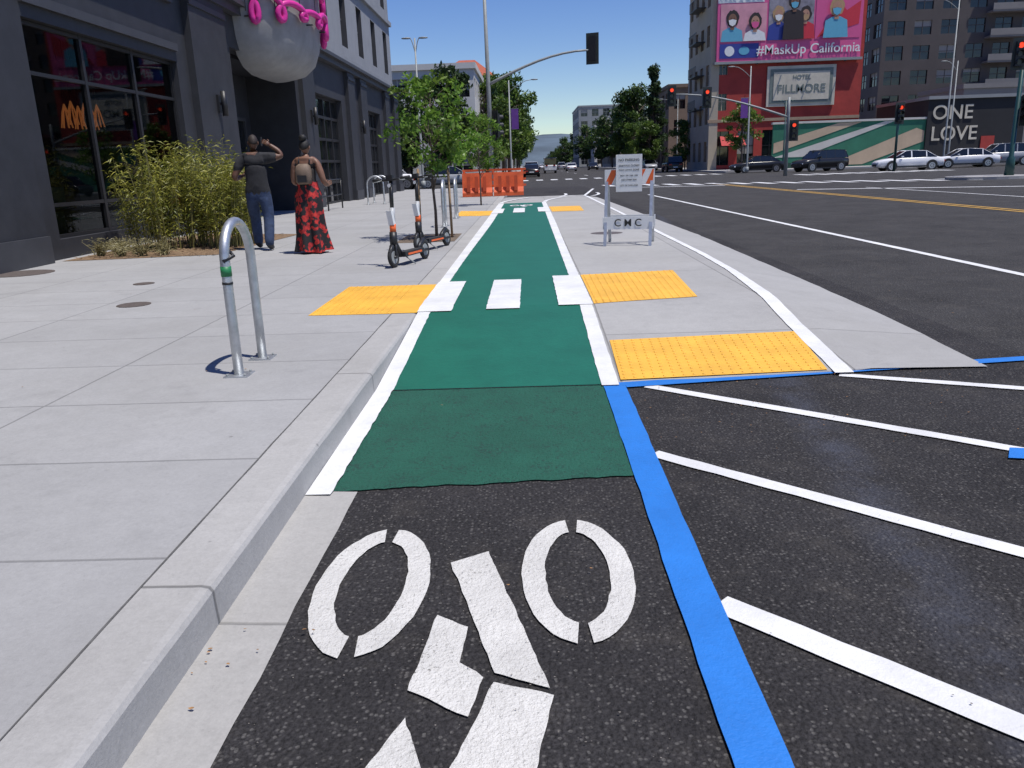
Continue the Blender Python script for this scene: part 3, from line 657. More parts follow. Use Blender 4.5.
def fig(cx,cz,s,sk_,mk_,top,hr=hair,base=12.92,lean=0):
    L=3+lay[0]*6; lay[0]=(lay[0]+1)%3
    BB.poly([(cx-1.15*s,by-.02*L,base),(cx+1.15*s,by-.02*L,base),(cx+1.0*s,by-.02*L,cz-1.05*s),(cx+.35*s,by-.02*L,cz-.72*s),(cx-.35*s,by-.02*L,cz-.72*s),(cx-1.0*s,by-.02*L,cz-1.05*s)],top)
    bd(cx+lean*.3,cz+.12*s,.66*s,.80*s,hr,L+1,22,jj=.09)
    BB.poly([(cx-.2*s,by-.02*(L+2),cz-.95*s),(cx+.2*s,by-.02*(L+2),cz-.95*s),(cx+.2*s,by-.02*(L+2),cz-.3*s),(cx-.2*s,by-.02*(L+2),cz-.3*s)],sk_)
    bd(cx+lean*.1,cz,.42*s,.58*s,sk_,L+3)
    BB.poly([(cx-.40*s,by-.02*(L+4),cz-.05*s),(cx,by-.02*(L+4),cz+.05*s),(cx+.40*s,by-.02*(L+4),cz-.05*s),(cx+.3*s,by-.02*(L+4),cz-.45*s),(cx,by-.02*(L+4),cz-.62*s),(cx-.3*s,by-.02*(L+4),cz-.45*s)],mk_)
    for e in (-.17,.17): bd(cx+e*s,cz+.14*s,.07*s,.04*s,hr,L+4,8)
bq(19.9,24.6,16.6,18.6,whp); bq(20.2,24.9,12.9,16.5,pk2,2); bq(25.1,29.7,12.9,18.4,greyp,2); bq(29.9,34.5,12.9,18.4,pk,2)
fig(21.4,15.0,1.0,skn2,whp,cyan); fig(23.7,14.7,1.0,skn,pk,whp)
fig(27.6,16.4,.95,skn2,cyan,hair); fig(26.1,15.3,.95,skn,whp,bl2,gol); fig(28.8,15.2,.9,skn,gol,redp)
BB.poly([(30.1,by-.06,13.0),(34.3,by-.06,14.2),(34.4,by-.06,16.4),(33.0,by-.06,15.5),(32.4,by-.06,16.2)],redp); fig(31.9,15.7,1.1,skn,cyan,cyan,gol)
bq(20.2,24.2,11.3,12.7,bl2,2); bd(21.2,12.0,.5,.5,whp,3); bd(22.7,12.0,.55,.4,cyan,3)
BB.box(19.7,by-.15,10.75,34.9,by+.3,11.0,steel)
for x in (21,24,27,30,33): BB.box(x,by-.6,10.6,x+.1,by-.15,10.7,blk)
bo=BB.obj('billboard')
text(bo,'slogan','#MaskUp California',1.32,(29.3,by-.12,11.95),(math.pi/2,0,0),whp,.01)
text(bo,'headline','WEAR A MASK',.85,(22.3,by-.12,17.3),(math.pi/2,0,0),bl2,.01,sx=.85)
PSN=MB(); cr2=M('cream_sign_board',(.55,.50,.40),.6,.18,.8); grs2=M('sign_green_grey',(.16,.19,.17),.6,.15)
PSN.box(25.3,89.75,6.4,32.4,89.95,10.4,cr2); PSN.box(25.6,89.70,6.7,32.1,89.75,10.1,grs2); PSN.box(25.95,89.66,7.0,31.75,89.70,9.8,cr2)
po=PSN.obj('painted_wall_sign'); text(po,'letters','FILLMORE',1.15,(28.85,89.64,8.1),(math.pi/2,0,0),grs2,.01); text(po,'small_letters','HOTEL',.6,(28.85,89.64,9.25),(math.pi/2,0,0),grs2,.01)

MW=MB(); mg=M('mural_green',(.03,.16,.095),.8,.2,.5); mt=M('mural_tan',(.50,.38,.26),.8,.12,.5); md=M('mural_dark_green',(.015,.06,.04),.8,.1,.5); mw=M('mural_white',(.55,.53,.48),.8,.1,.5); bk2=M('mural_black',(.018,.018,.02),.8,.2,.5)
MW.box(24.5,84,0,39.5,84.3,4.4,mg)
def mq(P,m,l=1): MW.poly([(x,84-.03*l,z) for x,z in P],m)
mq([(24.6,2.6),(31,4.35),(33.2,4.35),(24.6,1.6)],mt); mq([(24.6,1.2),(35.5,4.35),(36.5,4.35),(27.5,1.2)],mw); mq([(30,.3),(38.6,3.6),(39.4,3.3),(39.4,2.3),(33.5,.3)],mt); mq([(24.6,.1),(30,.1),(24.6,.9)],md); mq([(36.6,.1),(39.4,.1),(39.4,1.6)],md)
MW.box(24.4,83.9,4.4,39.5,84.4,4.6,mw)
MW.obj('mural_wall')
OL=MB(); OL.box(39.5,83.8,0,49,96,6.2,bk2); OL.box(39.4,83.6,6.2,49.2,96,6.5,greyo); OL.box(44.9,83.7,.2,46.2,83.79,2.6,redb)
oo=OL.obj('black_mural_building')
text(oo,'letters_upper','ONE',1.9,(41.9,83.74,4.9),(math.pi/2,0,0),cr2,.02); text(oo,'letters_lower','LOVE',1.9,(42.2,83.74,2.9),(math.pi/2,0,0),cr2,.02)
DA=building('dark_apartment_building',46,80,112,140,33,darkb,dgl,11,3.4,mx=.6,mz0=.8,mz1=.5,trim=darkb)
for j in range(3,11):
    DA.box(59,110.6,j*3.0,66,111.99,j*3.0+.22,lightb); DA.box(59,110.55,j*3.0+.22,66,110.6,j*3.0+1.0,lightb)
DA.obj('dark_apartment_building')
building('brown_building',49.5,70,97,108,8,lightb,dgl,2,3.5).obj('low_shop_building')

# ------------------------------------------------------------------ street furniture
def rack(loc,rot=0,gap=.46,sticker=False):
    mb=MB(); r_=gap/2; pts=[(0,-r_,0),(0,-r_,.35),(0,-r_,.70)]
    for i in range(1,16): a=math.pi*i/16; pts.append((0,-math.cos(a)*r_,.70+math.sin(a)*r_))
    pts+=[(0,r_,.70),(0,r_,.35),(0,r_,0)]
    mb.tube(pts,.03,galv,14)
    for y in (-r_,r_):
        mb.box(-.075,y-.075,.0,.075,y+.075,.008,galv)
        for a in (-.055,.055):
            for b_ in (-.055,.055): mb.tube([(a,y+b_,.008),(a,y+b_,.022)],.008,steel,6)
    if sticker:
        mb.tube([(0,-r_,.62),(0,-r_,.68)],.0325,M('green_sticker',(.02,.20,.07),.5),14); mb.tube([(0,-r_,.57),(0,-r_,.585)],.0325,blk,14)
        mb.tube([(0.0,-r_-.03,.71),(.05,-r_+.02,.74),(.0,-r_+.06,.78)],.012,blk,6)
    return mb.obj('bike_rack',loc,rot)
rack((-1.845,5.05,.14),0,.46,True); rack((-1.80,17.3,.14),0,.5); rack((-1.80,20.2,.14),0,.5)
rack((-5.6,30,.14),math.pi/2,.6); rack((-5.6,31.2,.14),math.pi/2,.6)

def scooter(loc,rot,lean,acc):
    mb=MB()
    for y in (-.48,.48):
        pts=[(0,y+math.cos(2*math.pi*i/20)*.105,.130+math.sin(2*math.pi*i/20)*.105) for i in range(21)]
        mb.tube(pts,.027,rub,8,False); mb.tube([(-.02,y,.130),(.02,y,.130)],.082,steel,14); mb.tube([(-.05,y,.130),(.05,y,.130)],.02,blk,8)
    mb.box(-.08,-.28,.11,.08,.30,.17,blk); mb.box(-.075,-.26,.17,.075,.28,.175,M('grip_tape',(.04,.04,.04),.95))
    mb.box(-.084,-.2,.125,.084,.22,.15,acc)
    mb.tube([(0,.28,.15),(0,.36,.21),(0,.48,.27),(0,.60,.22)],[.03,.034,.032,.02],blk,8)
    mb.tube([(.03,.28,.14),(.045,.48,.130)],.016,blk,6); mb.tube([(-.03,.28,.14),(-.045,.48,.130)],.016,blk,6)
    mb.tube([(0,-.26,.14),(0,-.34,.24),(0,-.41,.32)],[.038,.038,.045],blk,8)
    mb.tube([(0.04,-.48,.130),(.04,-.44,.27),(0,-.41,.32)],.016,blk,6); mb.tube([(-.04,-.48,.130),(-.04,-.44,.27),(0,-.41,.32)],.016,blk,6)
    mb.tube([(0,-.58,.19),(0,-.48,.265),(0,-.39,.24)],[.02,.034,.02],blk,6)
    mb.tube([(0,-.42,.28),(0,-.395,.44)],.05,blk,10); mb.tube([(0,-.395,.44),(0,-.375,.54)],.042,acc,10); mb.tube([(0,-.375,.54),(0,-.335,.74)],.036,silv,10); mb.tube([(0,-.335,.74),(0,-.27,1.08)],.026,blk,10)
    mb.obox((0,-.405,.62),(.036,0,0),(0,.028,0),(0,-.015,.09),whp)
    mb.tube([(-.25,-.24,1.10),(-.1,-.265,1.09),(0,-.27,1.09),(.1,-.265,1.09),(.25,-.24,1.10)],.016,blk,8)
    mb.tube([(-.26,-.24,1.10),(-.14,-.26,1.092)],.022,rub,8); mb.tube([(.14,-.26,1.092),(.26,-.24,1.10)],.022,rub,8)
    mb.obox((0,-.285,1.11),(.045,0,0),(0,.03,0),(0,0,.035),blk); mb.disc((0,-.335,1.02),(0,-1,0),.025,whp,10); mb.tube([(0,-.33,1.02),(0,-.27,1.03)],.028,blk,8)
    mb.tube([(.12,-.27,1.09),(.17,-.33,1.075),(.22,-.31,1.075)],.006,steel,5); mb.tube([(-.12,-.27,1.09),(-.17,-.33,1.075),(-.22,-.31,1.075)],.006,steel,5)
    mb.tube([(.03,-.2,.12),(.16,-.18,.005)],.010,steel,6)
    return mb.obj('electric_scooter',loc,rot,ry=lean)
scooter((-1.60,10.70,.14),math.radians(-17),math.radians(-4),orange2)
scooter((-1.50,12.55,.14),math.radians(-20),math.radians(-5),orange2)

B=MB(); z0=up(12.3)+.01
for x in (-.33,.33):
    for s_ in (-1,1):
        B.obox((x,s_*.19,.50),(.022,0,0),(0,.018,0),(0,s_*-.16,.52),galv)
for s_ in (-1,1):
    yy=s_*.065
    B.box(-.36,yy-.012,.87,.36,yy+.012,1.09,whp)
    B.box(-.37,s_*.245-.012,.235,.37,s_*.245+.012,.415,whp)
    for i in range(4):
        xa=-.36+i*.2; f_=yy+s_*.0135
        P=[(xa+.0,f_,.875),(xa+.1,f_,.875),(xa+.2,f_,1.085),(xa+.1,f_,1.085)]
        P=[(max(-.36,min(.36,p[0])),p[1],p[2]) for p in P]; B.poly(P if s_<0 else P[::-1],orange2)
B.tube([(-.33,-.12,.7),(-.33,.12,.7)],.006,steel,5); B.tube([(.33,-.12,.7),(.33,.12,.7)],.006,steel,5)
bo=B.obj('barricade',(1.50,12.27,z0),math.radians(-12))
for i,ch in enumerate('CMC'): text(bo,'barricade_letter_'+str(i+1),ch,.15,(-.15+.15*i,-.262,.325),(math.pi/2,0,0),txtm,.001)
S=MB(); S.box(-.19,-.112,.77,.19,-.10,1.30,whp); so=S.obj('notice',parent=bo)
for i,(t,z,sz) in enumerate((('NO PARKING',1.22,.05),('SIDEWALK CLOSED',1.14,.034),('TOW AWAY ZONE',1.08,.034),('MON - FRI  7AM - 5PM',1.0,.026),('USE OTHER SIDE',.94,.03),('CITY OF OAKLAND',.86,.03))):
    text(bo,'notice_line_%d'%i,t,sz,(0,-.114,z),(math.pi/2,0,0),txtm,.0005)

ob=MB(); od=M('orange_dark',(.5,.07,.02),.6)
for i in range(2):
    x0=-2.75+i*1.3
    prof=[(-.28,0),(-.28,.15),(-.16,.35),(-.09,.95),(.09,.95),(.16,.35),(.28,.15),(.28,0)]
    ob.rings([[ (x,34.4+p[0],.15+p[1]) for p in prof] for x in (x0,x0+.06,x0+1.18,x0+1.24)],orange,False)
    for k in range(3): ob.box(x0+.2+k*.33,34.1,.35,x0+.34+k*.33,34.16,.95,od)
for i in range(3): ob.box(-2.7+i*1.2,34.36,1.1,-2.62+i*1.2,34.44,1.2,orange)
ob.obj('water_filled_barrier')
ob2=MB()
for x in np.arange(-2.8,-.1,.45): ob2.tube([(x,35.2,.14),(x,35.2,1.2)],.02,steel,5)
for z in (.5,.75,1.0,1.15): ob2.box(-2.8,35.18,z,-.1,35.2,z+.09,orange)
ob2.obj('orange_mesh_fence')

sigb=M('signal_backplate',(.035,.042,.035),.5,.1)
def sighead(mb,c,face,lit=True):
    c=Vector(c); f=Vector(face).normalized(); s_=Vector((f.y,-f.x,0)); Z=Vector((0,0,1))
    mb.obox(c,s_*.17,f*.11,Z*.53,blk); mb.obox(c-f*.05,s_*.30,f*.008,Z*.68,sigb)
    for i,z in enumerate((.35,0,-.35)):
        p=c+f*.112+Z*z; mb.disc(p,f,.12,redlens if (lit and i==0) else darklens,14)
        r0=[];r1=[]
        for t in range(12):
            a=math.radians(-30+240*t/11); d=s_*math.cos(a)*.135+Z*math.sin(a)*.135; r0.append(p+d); r1.append(p+d+f*.22)
        mb.rings([r0,r1],blk,True,False,False)
tp=MB(); tp.tube([(-1.75,40,.1),(-1.76,40,5),(-1.8,40,10.5)],[.13,.10,.07],steel,12); tp.tube([(-1.75,40,.1),(-1.75,40,.35)],.22,steel,12)
arm=[(-1.76,40,5.05)]
for i in range(1,9):
    t=i/8; arm.append((-1.76+4.7*t,40,5.05+1.35*math.sin(t*math.pi/2)))
tp.tube(arm,[.07-.003*i for i in range(9)],steel,8)
sighead(tp,(3.15,40,6.45),(.35,1,0),False); tp.tube([(2.9,40,6.4),(3.1,40,6.45)],.04,steel,6)
sighead(tp,(-1.45,39.8,3.2),(.9,.5,0),False); tp.tube([(-1.8,40,9.6),(-.8,40,10.1),(.6,40,10.2)],.05,steel,6); tp.obox((.9,40,10.2),(.35,0,0),(0,.12,0),(0,0,.06),steel)
tp.obj('traffic_signal')
tp=MB(); px_=17.9; py_=58
tp.tube([(px_,py_,0),(px_,py_,4.2),(px_,py_,5.2)],[.13,.10,.08],steel,12)
arm=[(px_,py_,3.9)]
for i in range(1,9):
    t=i/8; arm.append((px_-8.0*t,py_,3.9+1.75*math.sin(t*math.pi/2)))
tp.tube(arm,[.08-.005*i for i in range(9)],steel,8)
sighead(tp,(9.9,57.85,5.55),(-.1,-1,0)); sighead(tp,(12.3,57.85,5.35),(-.1,-1,0)); sighead(tp,(18.2,57.6,3.0),(-.2,-1,0)); tp.obj('traffic_signal')
tp=MB(); tp.tube([(22.4,39,.1),(22.4,39,.9),(22.4,39,1.0),(22.4,39,8)],[.22,.18,.11,.08],greenpole,12)
sighead(tp,(22.1,38.8,5.4),(-.3,-1,0)); sighead(tp,(22.8,38.9,3.0),(-.8,-.6,0),False); tp.obj('traffic_signal')
tp=MB(); tp.tube([(24.5,56,.1),(24.5,56,4.4)],[.09,.07],greenpole,10); sighead(tp,(24.5,55.8,3.8),(0,-1,0)); tp.obj('traffic_signal')
def lamp(loc,h,arm,rot=0,mat=steel,double=False,banner=None):
    mb=MB(); mb.tube([(0,0,0),(0,0,.5),(0,0,h)],[.11,.08,.045],mat,10); mb.tube([(0,0,0),(0,0,.45)],.15,mat,10)
    for s_ in ((1,-1) if double else (1,)):
        pts=[(0,0,h-.9)]+[(s_*arm*t,0,h-.9+.9*math.sin(t*math.pi/2)) for t in (.25,.5,.75,1)]
        mb.tube(pts,.028,mat,6); e=pts[-1]
        mb.rings([[(e[0]+s_*k,math.cos(a)*w_,e[2]+math.sin(a)*hh) for a in np.linspace(0,2*math.pi,8,endpoint=False)] for k,w_,hh in ((-.05,.05,.04),(.15,.14,.06),(.4,.13,.05),(.5,.05,.03))],mat)
    if banner: mb.box(.12,-.01,h*.52,.72,.01,h*.52+1.6,banner); mb.box(.0,-.015,h*.52+1.6,.75,.015,h*.52+1.64,mat)
    return mb.obj('street_lamp',loc,rot)
purp=M('purple_banner',(.16,.05,.28),.6)
lamp((-6.7,52.5,.14),8.9,.3,0,steel,True); lamp((-1.4,70,.1),8.0,1.9,0,steel,False,purp); lamp((-2.2,110,.1),9,2,0); lamp((-2.2,150,.1),9,2,0)
lamp((18.9,72,.1),8.6,1.4,math.pi,steel,False,purp); lamp((36.6,74,.1),13.5,1.6,math.pi,steel); lamp((20,112,.1),9,2,math.pi); lamp((20,150,.1),9,2,math.pi); lamp((23.2,76,0.1),6,.3,0,greenpole,True); lamp((39,78,.1),9,1.,math.pi,steel)

# ------------------------------------------------------------------ vehicles
rimm=M('alloy_rim',(.45,.45,.47),.35,.1,metal=.8); tail=M('tail_light',(.4,.01,.01),.2,0); headl=M('head_light',(.7,.72,.75),.15,0)
def car(name,loc,rot,col,kind='sedan'):
    pm=M('car_paint',col,.25,.03)
    mb=MB()
    if kind=='sedan':
        L=[(-2.35,.42,.62,.70),(-2.28,.30,.86,.80),(-1.7,.24,.97,.88),(-1.0,.22,.96,.90),(0,.2,.94,.91),(.9,.2,.93,.90),(1.6,.22,.86,.88),(2.15,.26,.74,.80),(2.36,.36,.60,.66)]
        G=[(-1.75,.955,.96,.80),(-1.05,.955,1.37,.70),(-.98,.955,1.385,.70),(.0,.945,1.44,.70),(.08,.945,1.44,.70),(.45,.94,1.40,.70),(1.25,.90,.93,.80)]; wr=.33; wx_=(-1.42,1.42); sidecut={1,3}
    elif kind=='suv':
        L=[(-2.3,.45,.8,.8),(-2.25,.34,1.0,.88),(-1.5,.3,1.08,.93),(0,.28,1.07,.94),(.95,.28,1.05,.93),(1.7,.3,.98,.90),(2.2,.34,.85,.84),(2.35,.42,.68,.70)]
        G=[(-2.2,1.05,1.08,.82),(-1.95,1.07,1.66,.74),(-1.85,1.07,1.69,.74),(-.9,1.07,1.73,.74),(-.82,1.07,1.73,.74),(.0,1.07,1.72,.74),(.08,1.07,1.72,.74),(.5,1.06,1.68,.74),(1.2,1.04,1.06,.82)]; wr=.37; wx_=(-1.45,1.45); sidecut={1,3,5}
    else:
        L=[(-2.7,.5,1.1,.9),(-2.65,.4,1.2,.95),(0,.35,1.2,.97),(1.6,.35,1.15,.96),(2.3,.38,1.05,.92),(2.65,.45,.8,.8)]
        G=[(-2.65,1.19,2.2,.88),(-2.5,1.19,2.3,.88),(.7,1.19,2.3,.86),(.8,1.19,2.3,.86),(1.5,1.17,2.2,.84),(2.25,1.1,1.12,.86)]; wr=.38; wx_=(-1.7,1.75); sidecut={1,2}
    rs=[]
    for x,zb,zt,w_ in L:
        zm=(zb+zt)/2+.05
        rs.append([(x,-w_*.94,zb),(x,-w_,zm),(x,-w_*.985,zt-.08),(x,-w_*.90,zt),(x,0,zt+.02),(x,w_*.90,zt),(x,w_*.985,zt-.08),(x,w_,zm),(x,w_*.94,zb),(x,0,zb)])
    mb.rings(rs,pm)
    for i in range(len(G)-1):
        (xa,ba,ra,wa),(xb,bb,rb,wb)=G[i],G[i+1]
        A=[(xa,-.86,ba),(xa,-wa if ra-ba>.1 else -.82,ra),(xa,wa if ra-ba>.1 else .82,ra),(xa,.86,ba)]
        Bq=[(xb,-.86,bb),(xb,-wb if rb-bb>.1 else -.82,rb),(xb,wb if rb-bb>.1 else .82,rb),(xb,.86,bb)]
        ends=(i==0 or i==len(G)-2)
        side_m=pm if (i in sidecut) else dgl
        if kind=='van' and i in (0,1): side_m=pm
        mb.poly([A[0],Bq[0],Bq[1],A[1]],side_m); mb.poly([A[2],Bq[2],Bq[3],A[3]],side_m)
        mb.poly([A[1],Bq[1],Bq[2],A[2]],dgl if ends else pm,True)
        if i==0 and ra-ba>.1: mb.poly([A[0],A[1],A[2],A[3]],dgl)
        for sgn in (-1,1):
            mb.tube([(xa,sgn*(wa if ra-ba>.1 else .82),ra),(xb,sgn*(wb if rb-bb>.1 else .82),rb)],.022,pm,5)
    for x in wx_:
        for sgn in (-1,1):
            mb.disc((x,sgn*.915,wr+.03),(0,sgn,0),wr+.06,blk,20)
            mb.tube([(x,sgn*.70,wr),(x,sgn*.90,wr),(x,sgn*.925,wr)],[wr,wr,wr*.93],rub,22); mb.tube([(x,sgn*.926,wr),(x,sgn*.932,wr)],wr*.68,rimm,18)
            for k in range(5):
                a=k*1.2566; mb.obox((x+math.cos(a)*wr*.35,sgn*.935,wr+math.sin(a)*wr*.35),(math.cos(a+1.57)*.05,0,math.sin(a+1.57)*.05),(0,.002,0),(math.cos(a)*.02,0,math.sin(a)*.02),blk)
    f=L[-1]; b_=L[0]
    for sgn in (-1,1):
        mb.obox((f[0]-.10,sgn*.60,f[2]-.02),(.08,0,0),(0,.14,0),(0,0,.06),headl); mb.obox((b_[0]+.02,sgn*.58,b_[2]+.04),(.06,0,0),(0,.16,0),(0,0,.07),tail)
        mb.obox((.75,sgn*1.0,1.0 if kind=='sedan' else 1.15),(.07,0,0),(0,.08,0),(0,0,.06),pm)
        mb.box(-1.9,sgn*.90-.01,.24,1.9,sgn*.90+.01,.34,blk)
    mb.box(f[0]-.02,-.45,.36,f[0]+.012,.45,.52,blk); mb.box(b_[0]-.015,-.26,.5,b_[0]+.01,.26,.62,whp)
    return mb.obj(name,loc,rot)
W_=(.75,.75,.76); K_=(.02,.02,.022); S_=(.35,.36,.38)
car('parked_car',(28.3,62.5,0),math.radians(176),W_,'sedan'); car('parked_car',(34.3,66,0),math.radians(170),W_,'sedan'); car('parked_car',(38.2,68,0),math.radians(172),S_,'suv')
car('parked_suv',(24.6,70.5,0),math.radians(200),K_,'suv'); car('parked_car',(20.6,75,0),math.radians(185),K_,'sedan'); car('parked_car',(16.6,96,0),math.radians(90),K_,'suv')
for i,(x,y,c,kd) in enumerate(((3.4,128,W_,'van'),(7.8,150,W_,'sedan'),(4.2,175,S_,'suv'),(.4,95,K_,'sedan'),(.4,103,S_,'suv'),(.4,112,W_,'sedan'),(.4,122,K_,'suv'),(17.2,118,S_,'sedan'),(17.2,128,W_,'suv'),(12.5,160,K_,'sedan'),(8,200,S_,'suv'),(4,230,W_,'sedan'),(17.2,140,K_,'sedan'),(13,110,(.25,.03,.03),'sedan'))):
    car('car' if kd!='van' else 'white_van',(x,y,0),math.pi/2 if x<10 else -math.pi/2,c,kd)
car('car',(-5.5,57,0),math.radians(5),S_,'sedan'); car('car',(-9.8,57.5,0),math.radians(0),W_,'suv')

# ------------------------------------------------------------------ people
def skinmesh(V,E,R,sub=2):
    me=bpy.data.meshes.new('tmp'); me.from_pydata(V,E,[]); o=bpy.data.objects.new('tmp',me); COL.objects.link(o)
    o.modifiers.new('s','SKIN')
    if not me.skin_vertices: raise Exception('no skin layer')
    for i,q in enumerate(R):
        me.skin_vertices[0].data[i].radius=(q,q) if not isinstance(q,tuple) else q; me.skin_vertices[0].data[i].use_root=(i==0)
    s_=o.modifiers.new('u','SUBSURF'); s_.levels=sub; s_.render_levels=sub
    dg=bpy.context.evaluated_depsgraph_get(); dg.update(); r_=bpy.data.meshes.new_from_object(o.evaluated_get(dg)); bpy.data.objects.remove(o); return r_
skd=M('skin_dark_brown',(.13,.062,.038),.5,.1,8); skb=M('skin_brown',(.20,.10,.062),.5,.1,8); hairb=M('hair_black',(.012,.010,.009),.6,.2,60,.6,90)
eyew=M('eye_white',(.7,.7,.68),.3,0)
def hand(mb,Wp,D,S,N,curl,mat,sc=1.0):
    Wp=Vector(Wp);D=Vector(D).normalized();S=Vector(S);S=(S-D*S.dot(D)).normalized();N=D.cross(S) if N>0 else S.cross(D)
    for k in (-.6,.6): mb.tube([Wp-D*.01,Wp+D*.04*sc+S*k*.03,Wp+D*.085*sc+S*k*.035],[.022*sc,.021*sc,.015*sc],mat,8)
    mb.tube([Wp-D*.01,Wp+D*.04*sc,Wp+D*.088*sc],[.024*sc,.023*sc,.017*sc],mat,8)
    for i,(o_,L) in enumerate(((.03,.068),(.010,.078),(-.010,.072),(-.030,.056))):
        p=Wp+D*.08*sc+S*o_*sc; a=curl*.6; q=p+(D*math.cos(a)+N*math.sin(a))*L*.5*sc; a=curl*1.6; e=q+(D*math.cos(a)+N*math.sin(a))*L*.5*sc
        mb.tube([p,q,e],[.0095*sc,.0085*sc,.0065*sc],mat,6)
    p=Wp+D*.025*sc+S*.028*sc; q=p+(D*.6+S*.8)*.035*sc; e=q+(D*.9+S*.2+N*.4)*.03*sc; mb.tube([p,q,e],[.012*sc,.0105*sc,.008*sc],mat,6)
def head(mb,c,skin,hairfn,yaw=0,tilt=0,r=(.076,.098,.122)):
    Rm=Matrix.Rotation(yaw,3,'Z')@Matrix.Rotation(tilt,3,'X'); tmp=MB()
    def fn(p,q):
        if q.z<-.1: p.x*=1+q.z*.28; p.y=p.y*(1+q.z*.15)+.012*(-q.z)
        if q.y<-.3 and q.z<0: p.y*=.9
        return p
    tmp.ell((0,0,0),r,skin,20,14,fn)
    tmp.tube([(0,r[1]*.93,.015),(0,r[1]*1.1,-.02),(0,r[1]*1.02,-.032)],[.008,.014,.010],skin,8)
    for sx in (-1,1):
        tmp.ell((sx*.030,r[1]*.86,.010),(.014,.010,.008),eyew,8,6); tmp.ell((sx*.030,r[1]*.955,.010),(.006,.004,.006),txtm,8,5)
        tmp.ell((sx*r[0]*1.02,-.005,-.012),(.010,.018,.030),skin,8,6)
        tmp.tube([(sx*.018,r[1]*.90,.030),(sx*.045,r[1]*.80,.030)],.004,hairb,5)
    lip=M('lip',(.2,.06,.05),.5); tmp.tube([(-.024,r[1]*.86,-.058),(0,r[1]*.95,-.055),(.024,r[1]*.86,-.058)],[.005,.008,.005],lip,6)
    hairfn(tmp,r)
    b=len(mb.v); c=Vector(c); mb.v.extend([tuple(Rm@Vector(v)+c) for v in tmp.v])
    for f_,mi,s_ in zip(tmp.f,tmp.m,tmp.sm): mb.f.append(tuple(b+i for i in f_)); mb.m.append(mb.mi(tmp.mats[mi])); mb.sm.append(s_)
def hairshell(t,r,mat,th,back,front=55):
    rs=[]; n=24; K=9
    for i in range(K+1):
        ring=[]
        for j in range(n):
            a=2*math.pi*j/n; bk=(1-math.sin(a))/2; lim=math.radians(front+(back-front)*bk)
            ph=max(.02,lim*min(1,i/(K-1))); tt=th if i<K-1 else (0.0 if i==K-1 else -.02)
            if i==K: ph=lim
            ring.append((math.sin(ph)*math.cos(a)*(r[0]+tt),math.sin(ph)*math.sin(a)*(r[1]+tt),math.cos(ph)*(r[2]+tt)))
        rs.append(ring)
    t.rings(rs,mat,True,False); t.poly(rs[0],mat,True)
def flatten(me,x=.24,z0=.84,z1=1.52,k=.74):
    for v in me.vertices:
        if abs(v.co.x)<x and z0<v.co.z<z1: v.co.y*=k
tee=M('black_tshirt',(.020,.020,.023),.85,.35,12,.6,14); jean=M('dark_blue_jeans',(.026,.045,.10),.85,.4,10,.7,18); shoe=M('dark_shoe',(.03,.03,.035),.6)
V=[(0,0,.94),(0,.0,1.06),(0,.01,1.22),(0,.0,1.38),(0,0,1.465),(0,.015,1.54),(0,.02,1.60),
   (.13,0,1.455),(.20,0,1.46),(.31,.02,1.47),(.35,.025,1.475),(.44,.04,1.48),(.39,.05,1.56),(.24,.06,1.67),
   (-.13,0,1.455),(-.20,0,1.44),(-.27,-.03,1.32),(-.29,-.035,1.27),(-.34,-.06,1.17),(-.33,.03,1.15),(-.24,.20,1.20),
   (-.10,.0,.86),(-.12,.10,.68),(-.12,.19,.50),(-.12,.20,.30),(-.12,.22,.11),(-.125,.30,.06),(-.13,.42,.045),
   (.10,.0,.86),(.12,-.01,.68),(.13,-.02,.50),(.13,-.13,.30),(.13,-.22,.12),(.135,-.16,.06),(.14,-.03,.045)]
E=[(0,1),(1,2),(2,3),(3,4),(4,5),(5,6),(4,7),(7,8),(8,9),(9,10),(10,11),(11,12),(12,13),(4,14),(14,15),(15,16),(16,17),(17,18),(18,19),(19,20),
   (0,21),(21,22),(22,23),(23,24),(24,25),(25,26),(26,27),(0,28),(28,29),(29,30),(30,31),(31,32),(32,33),(33,34)]
R=[.180,.185,.190,.190,.135,.066,.056,.105,.098,.085,.058,.050,.045,.031,.105,.098,.085,.058,.050,.046,.031,
   .125,.108,.092,.088,.078,.050,.042,.125,.108,.092,.088,.078,.050,.042]
me=skinmesh(V,E,R); flatten(me)
def mm(c):
    x,y,z=c
    if z<.10: return shoe
    if z<.92 : return jean
    if z>1.52 and abs(x)<.1: return skd
    if x>.345 and z>1.3 : return skd
    if x>.2 and z>1.56: return skd
    if x<-.2 and z<1.28: return skd
    return tee
mb=MB(); mb.add_mesh(me,mm)
hand(mb,(.245,.06,1.665),(-.8,.1,.5),(.1,.3,.9),1,.5,skd); hand(mb,(-.242,.195,1.20),(.3,.85,.25),(.4,0,1),1,.5,skd)
mb.obox((.12,.10,1.72),(.008,0,0),(0,.035,0),(0,0,.07),blk)
crop=M('cropped_hair',(.03,.02,.016),.7)
head(mb,(0,.035,1.705),skd,lambda t,r:hairshell(t,r,crop,.003,112,50),.25,-.12)
mo=mb.obj('man_walking',(-4.40,13.30,.14),math.radians(8))
topm=M('woman_dark_top',(.03,.025,.025),.8,.2,10)
fm,nt,bs=new_mat('red_black_floral'); co=objco(nt); v=nt.nodes.new('ShaderNodeTexNoise'); v.inputs['Scale'].default_value=11; v.inputs['Detail'].default_value=1.8; nt.links.new(co,v.inputs['Vector'])
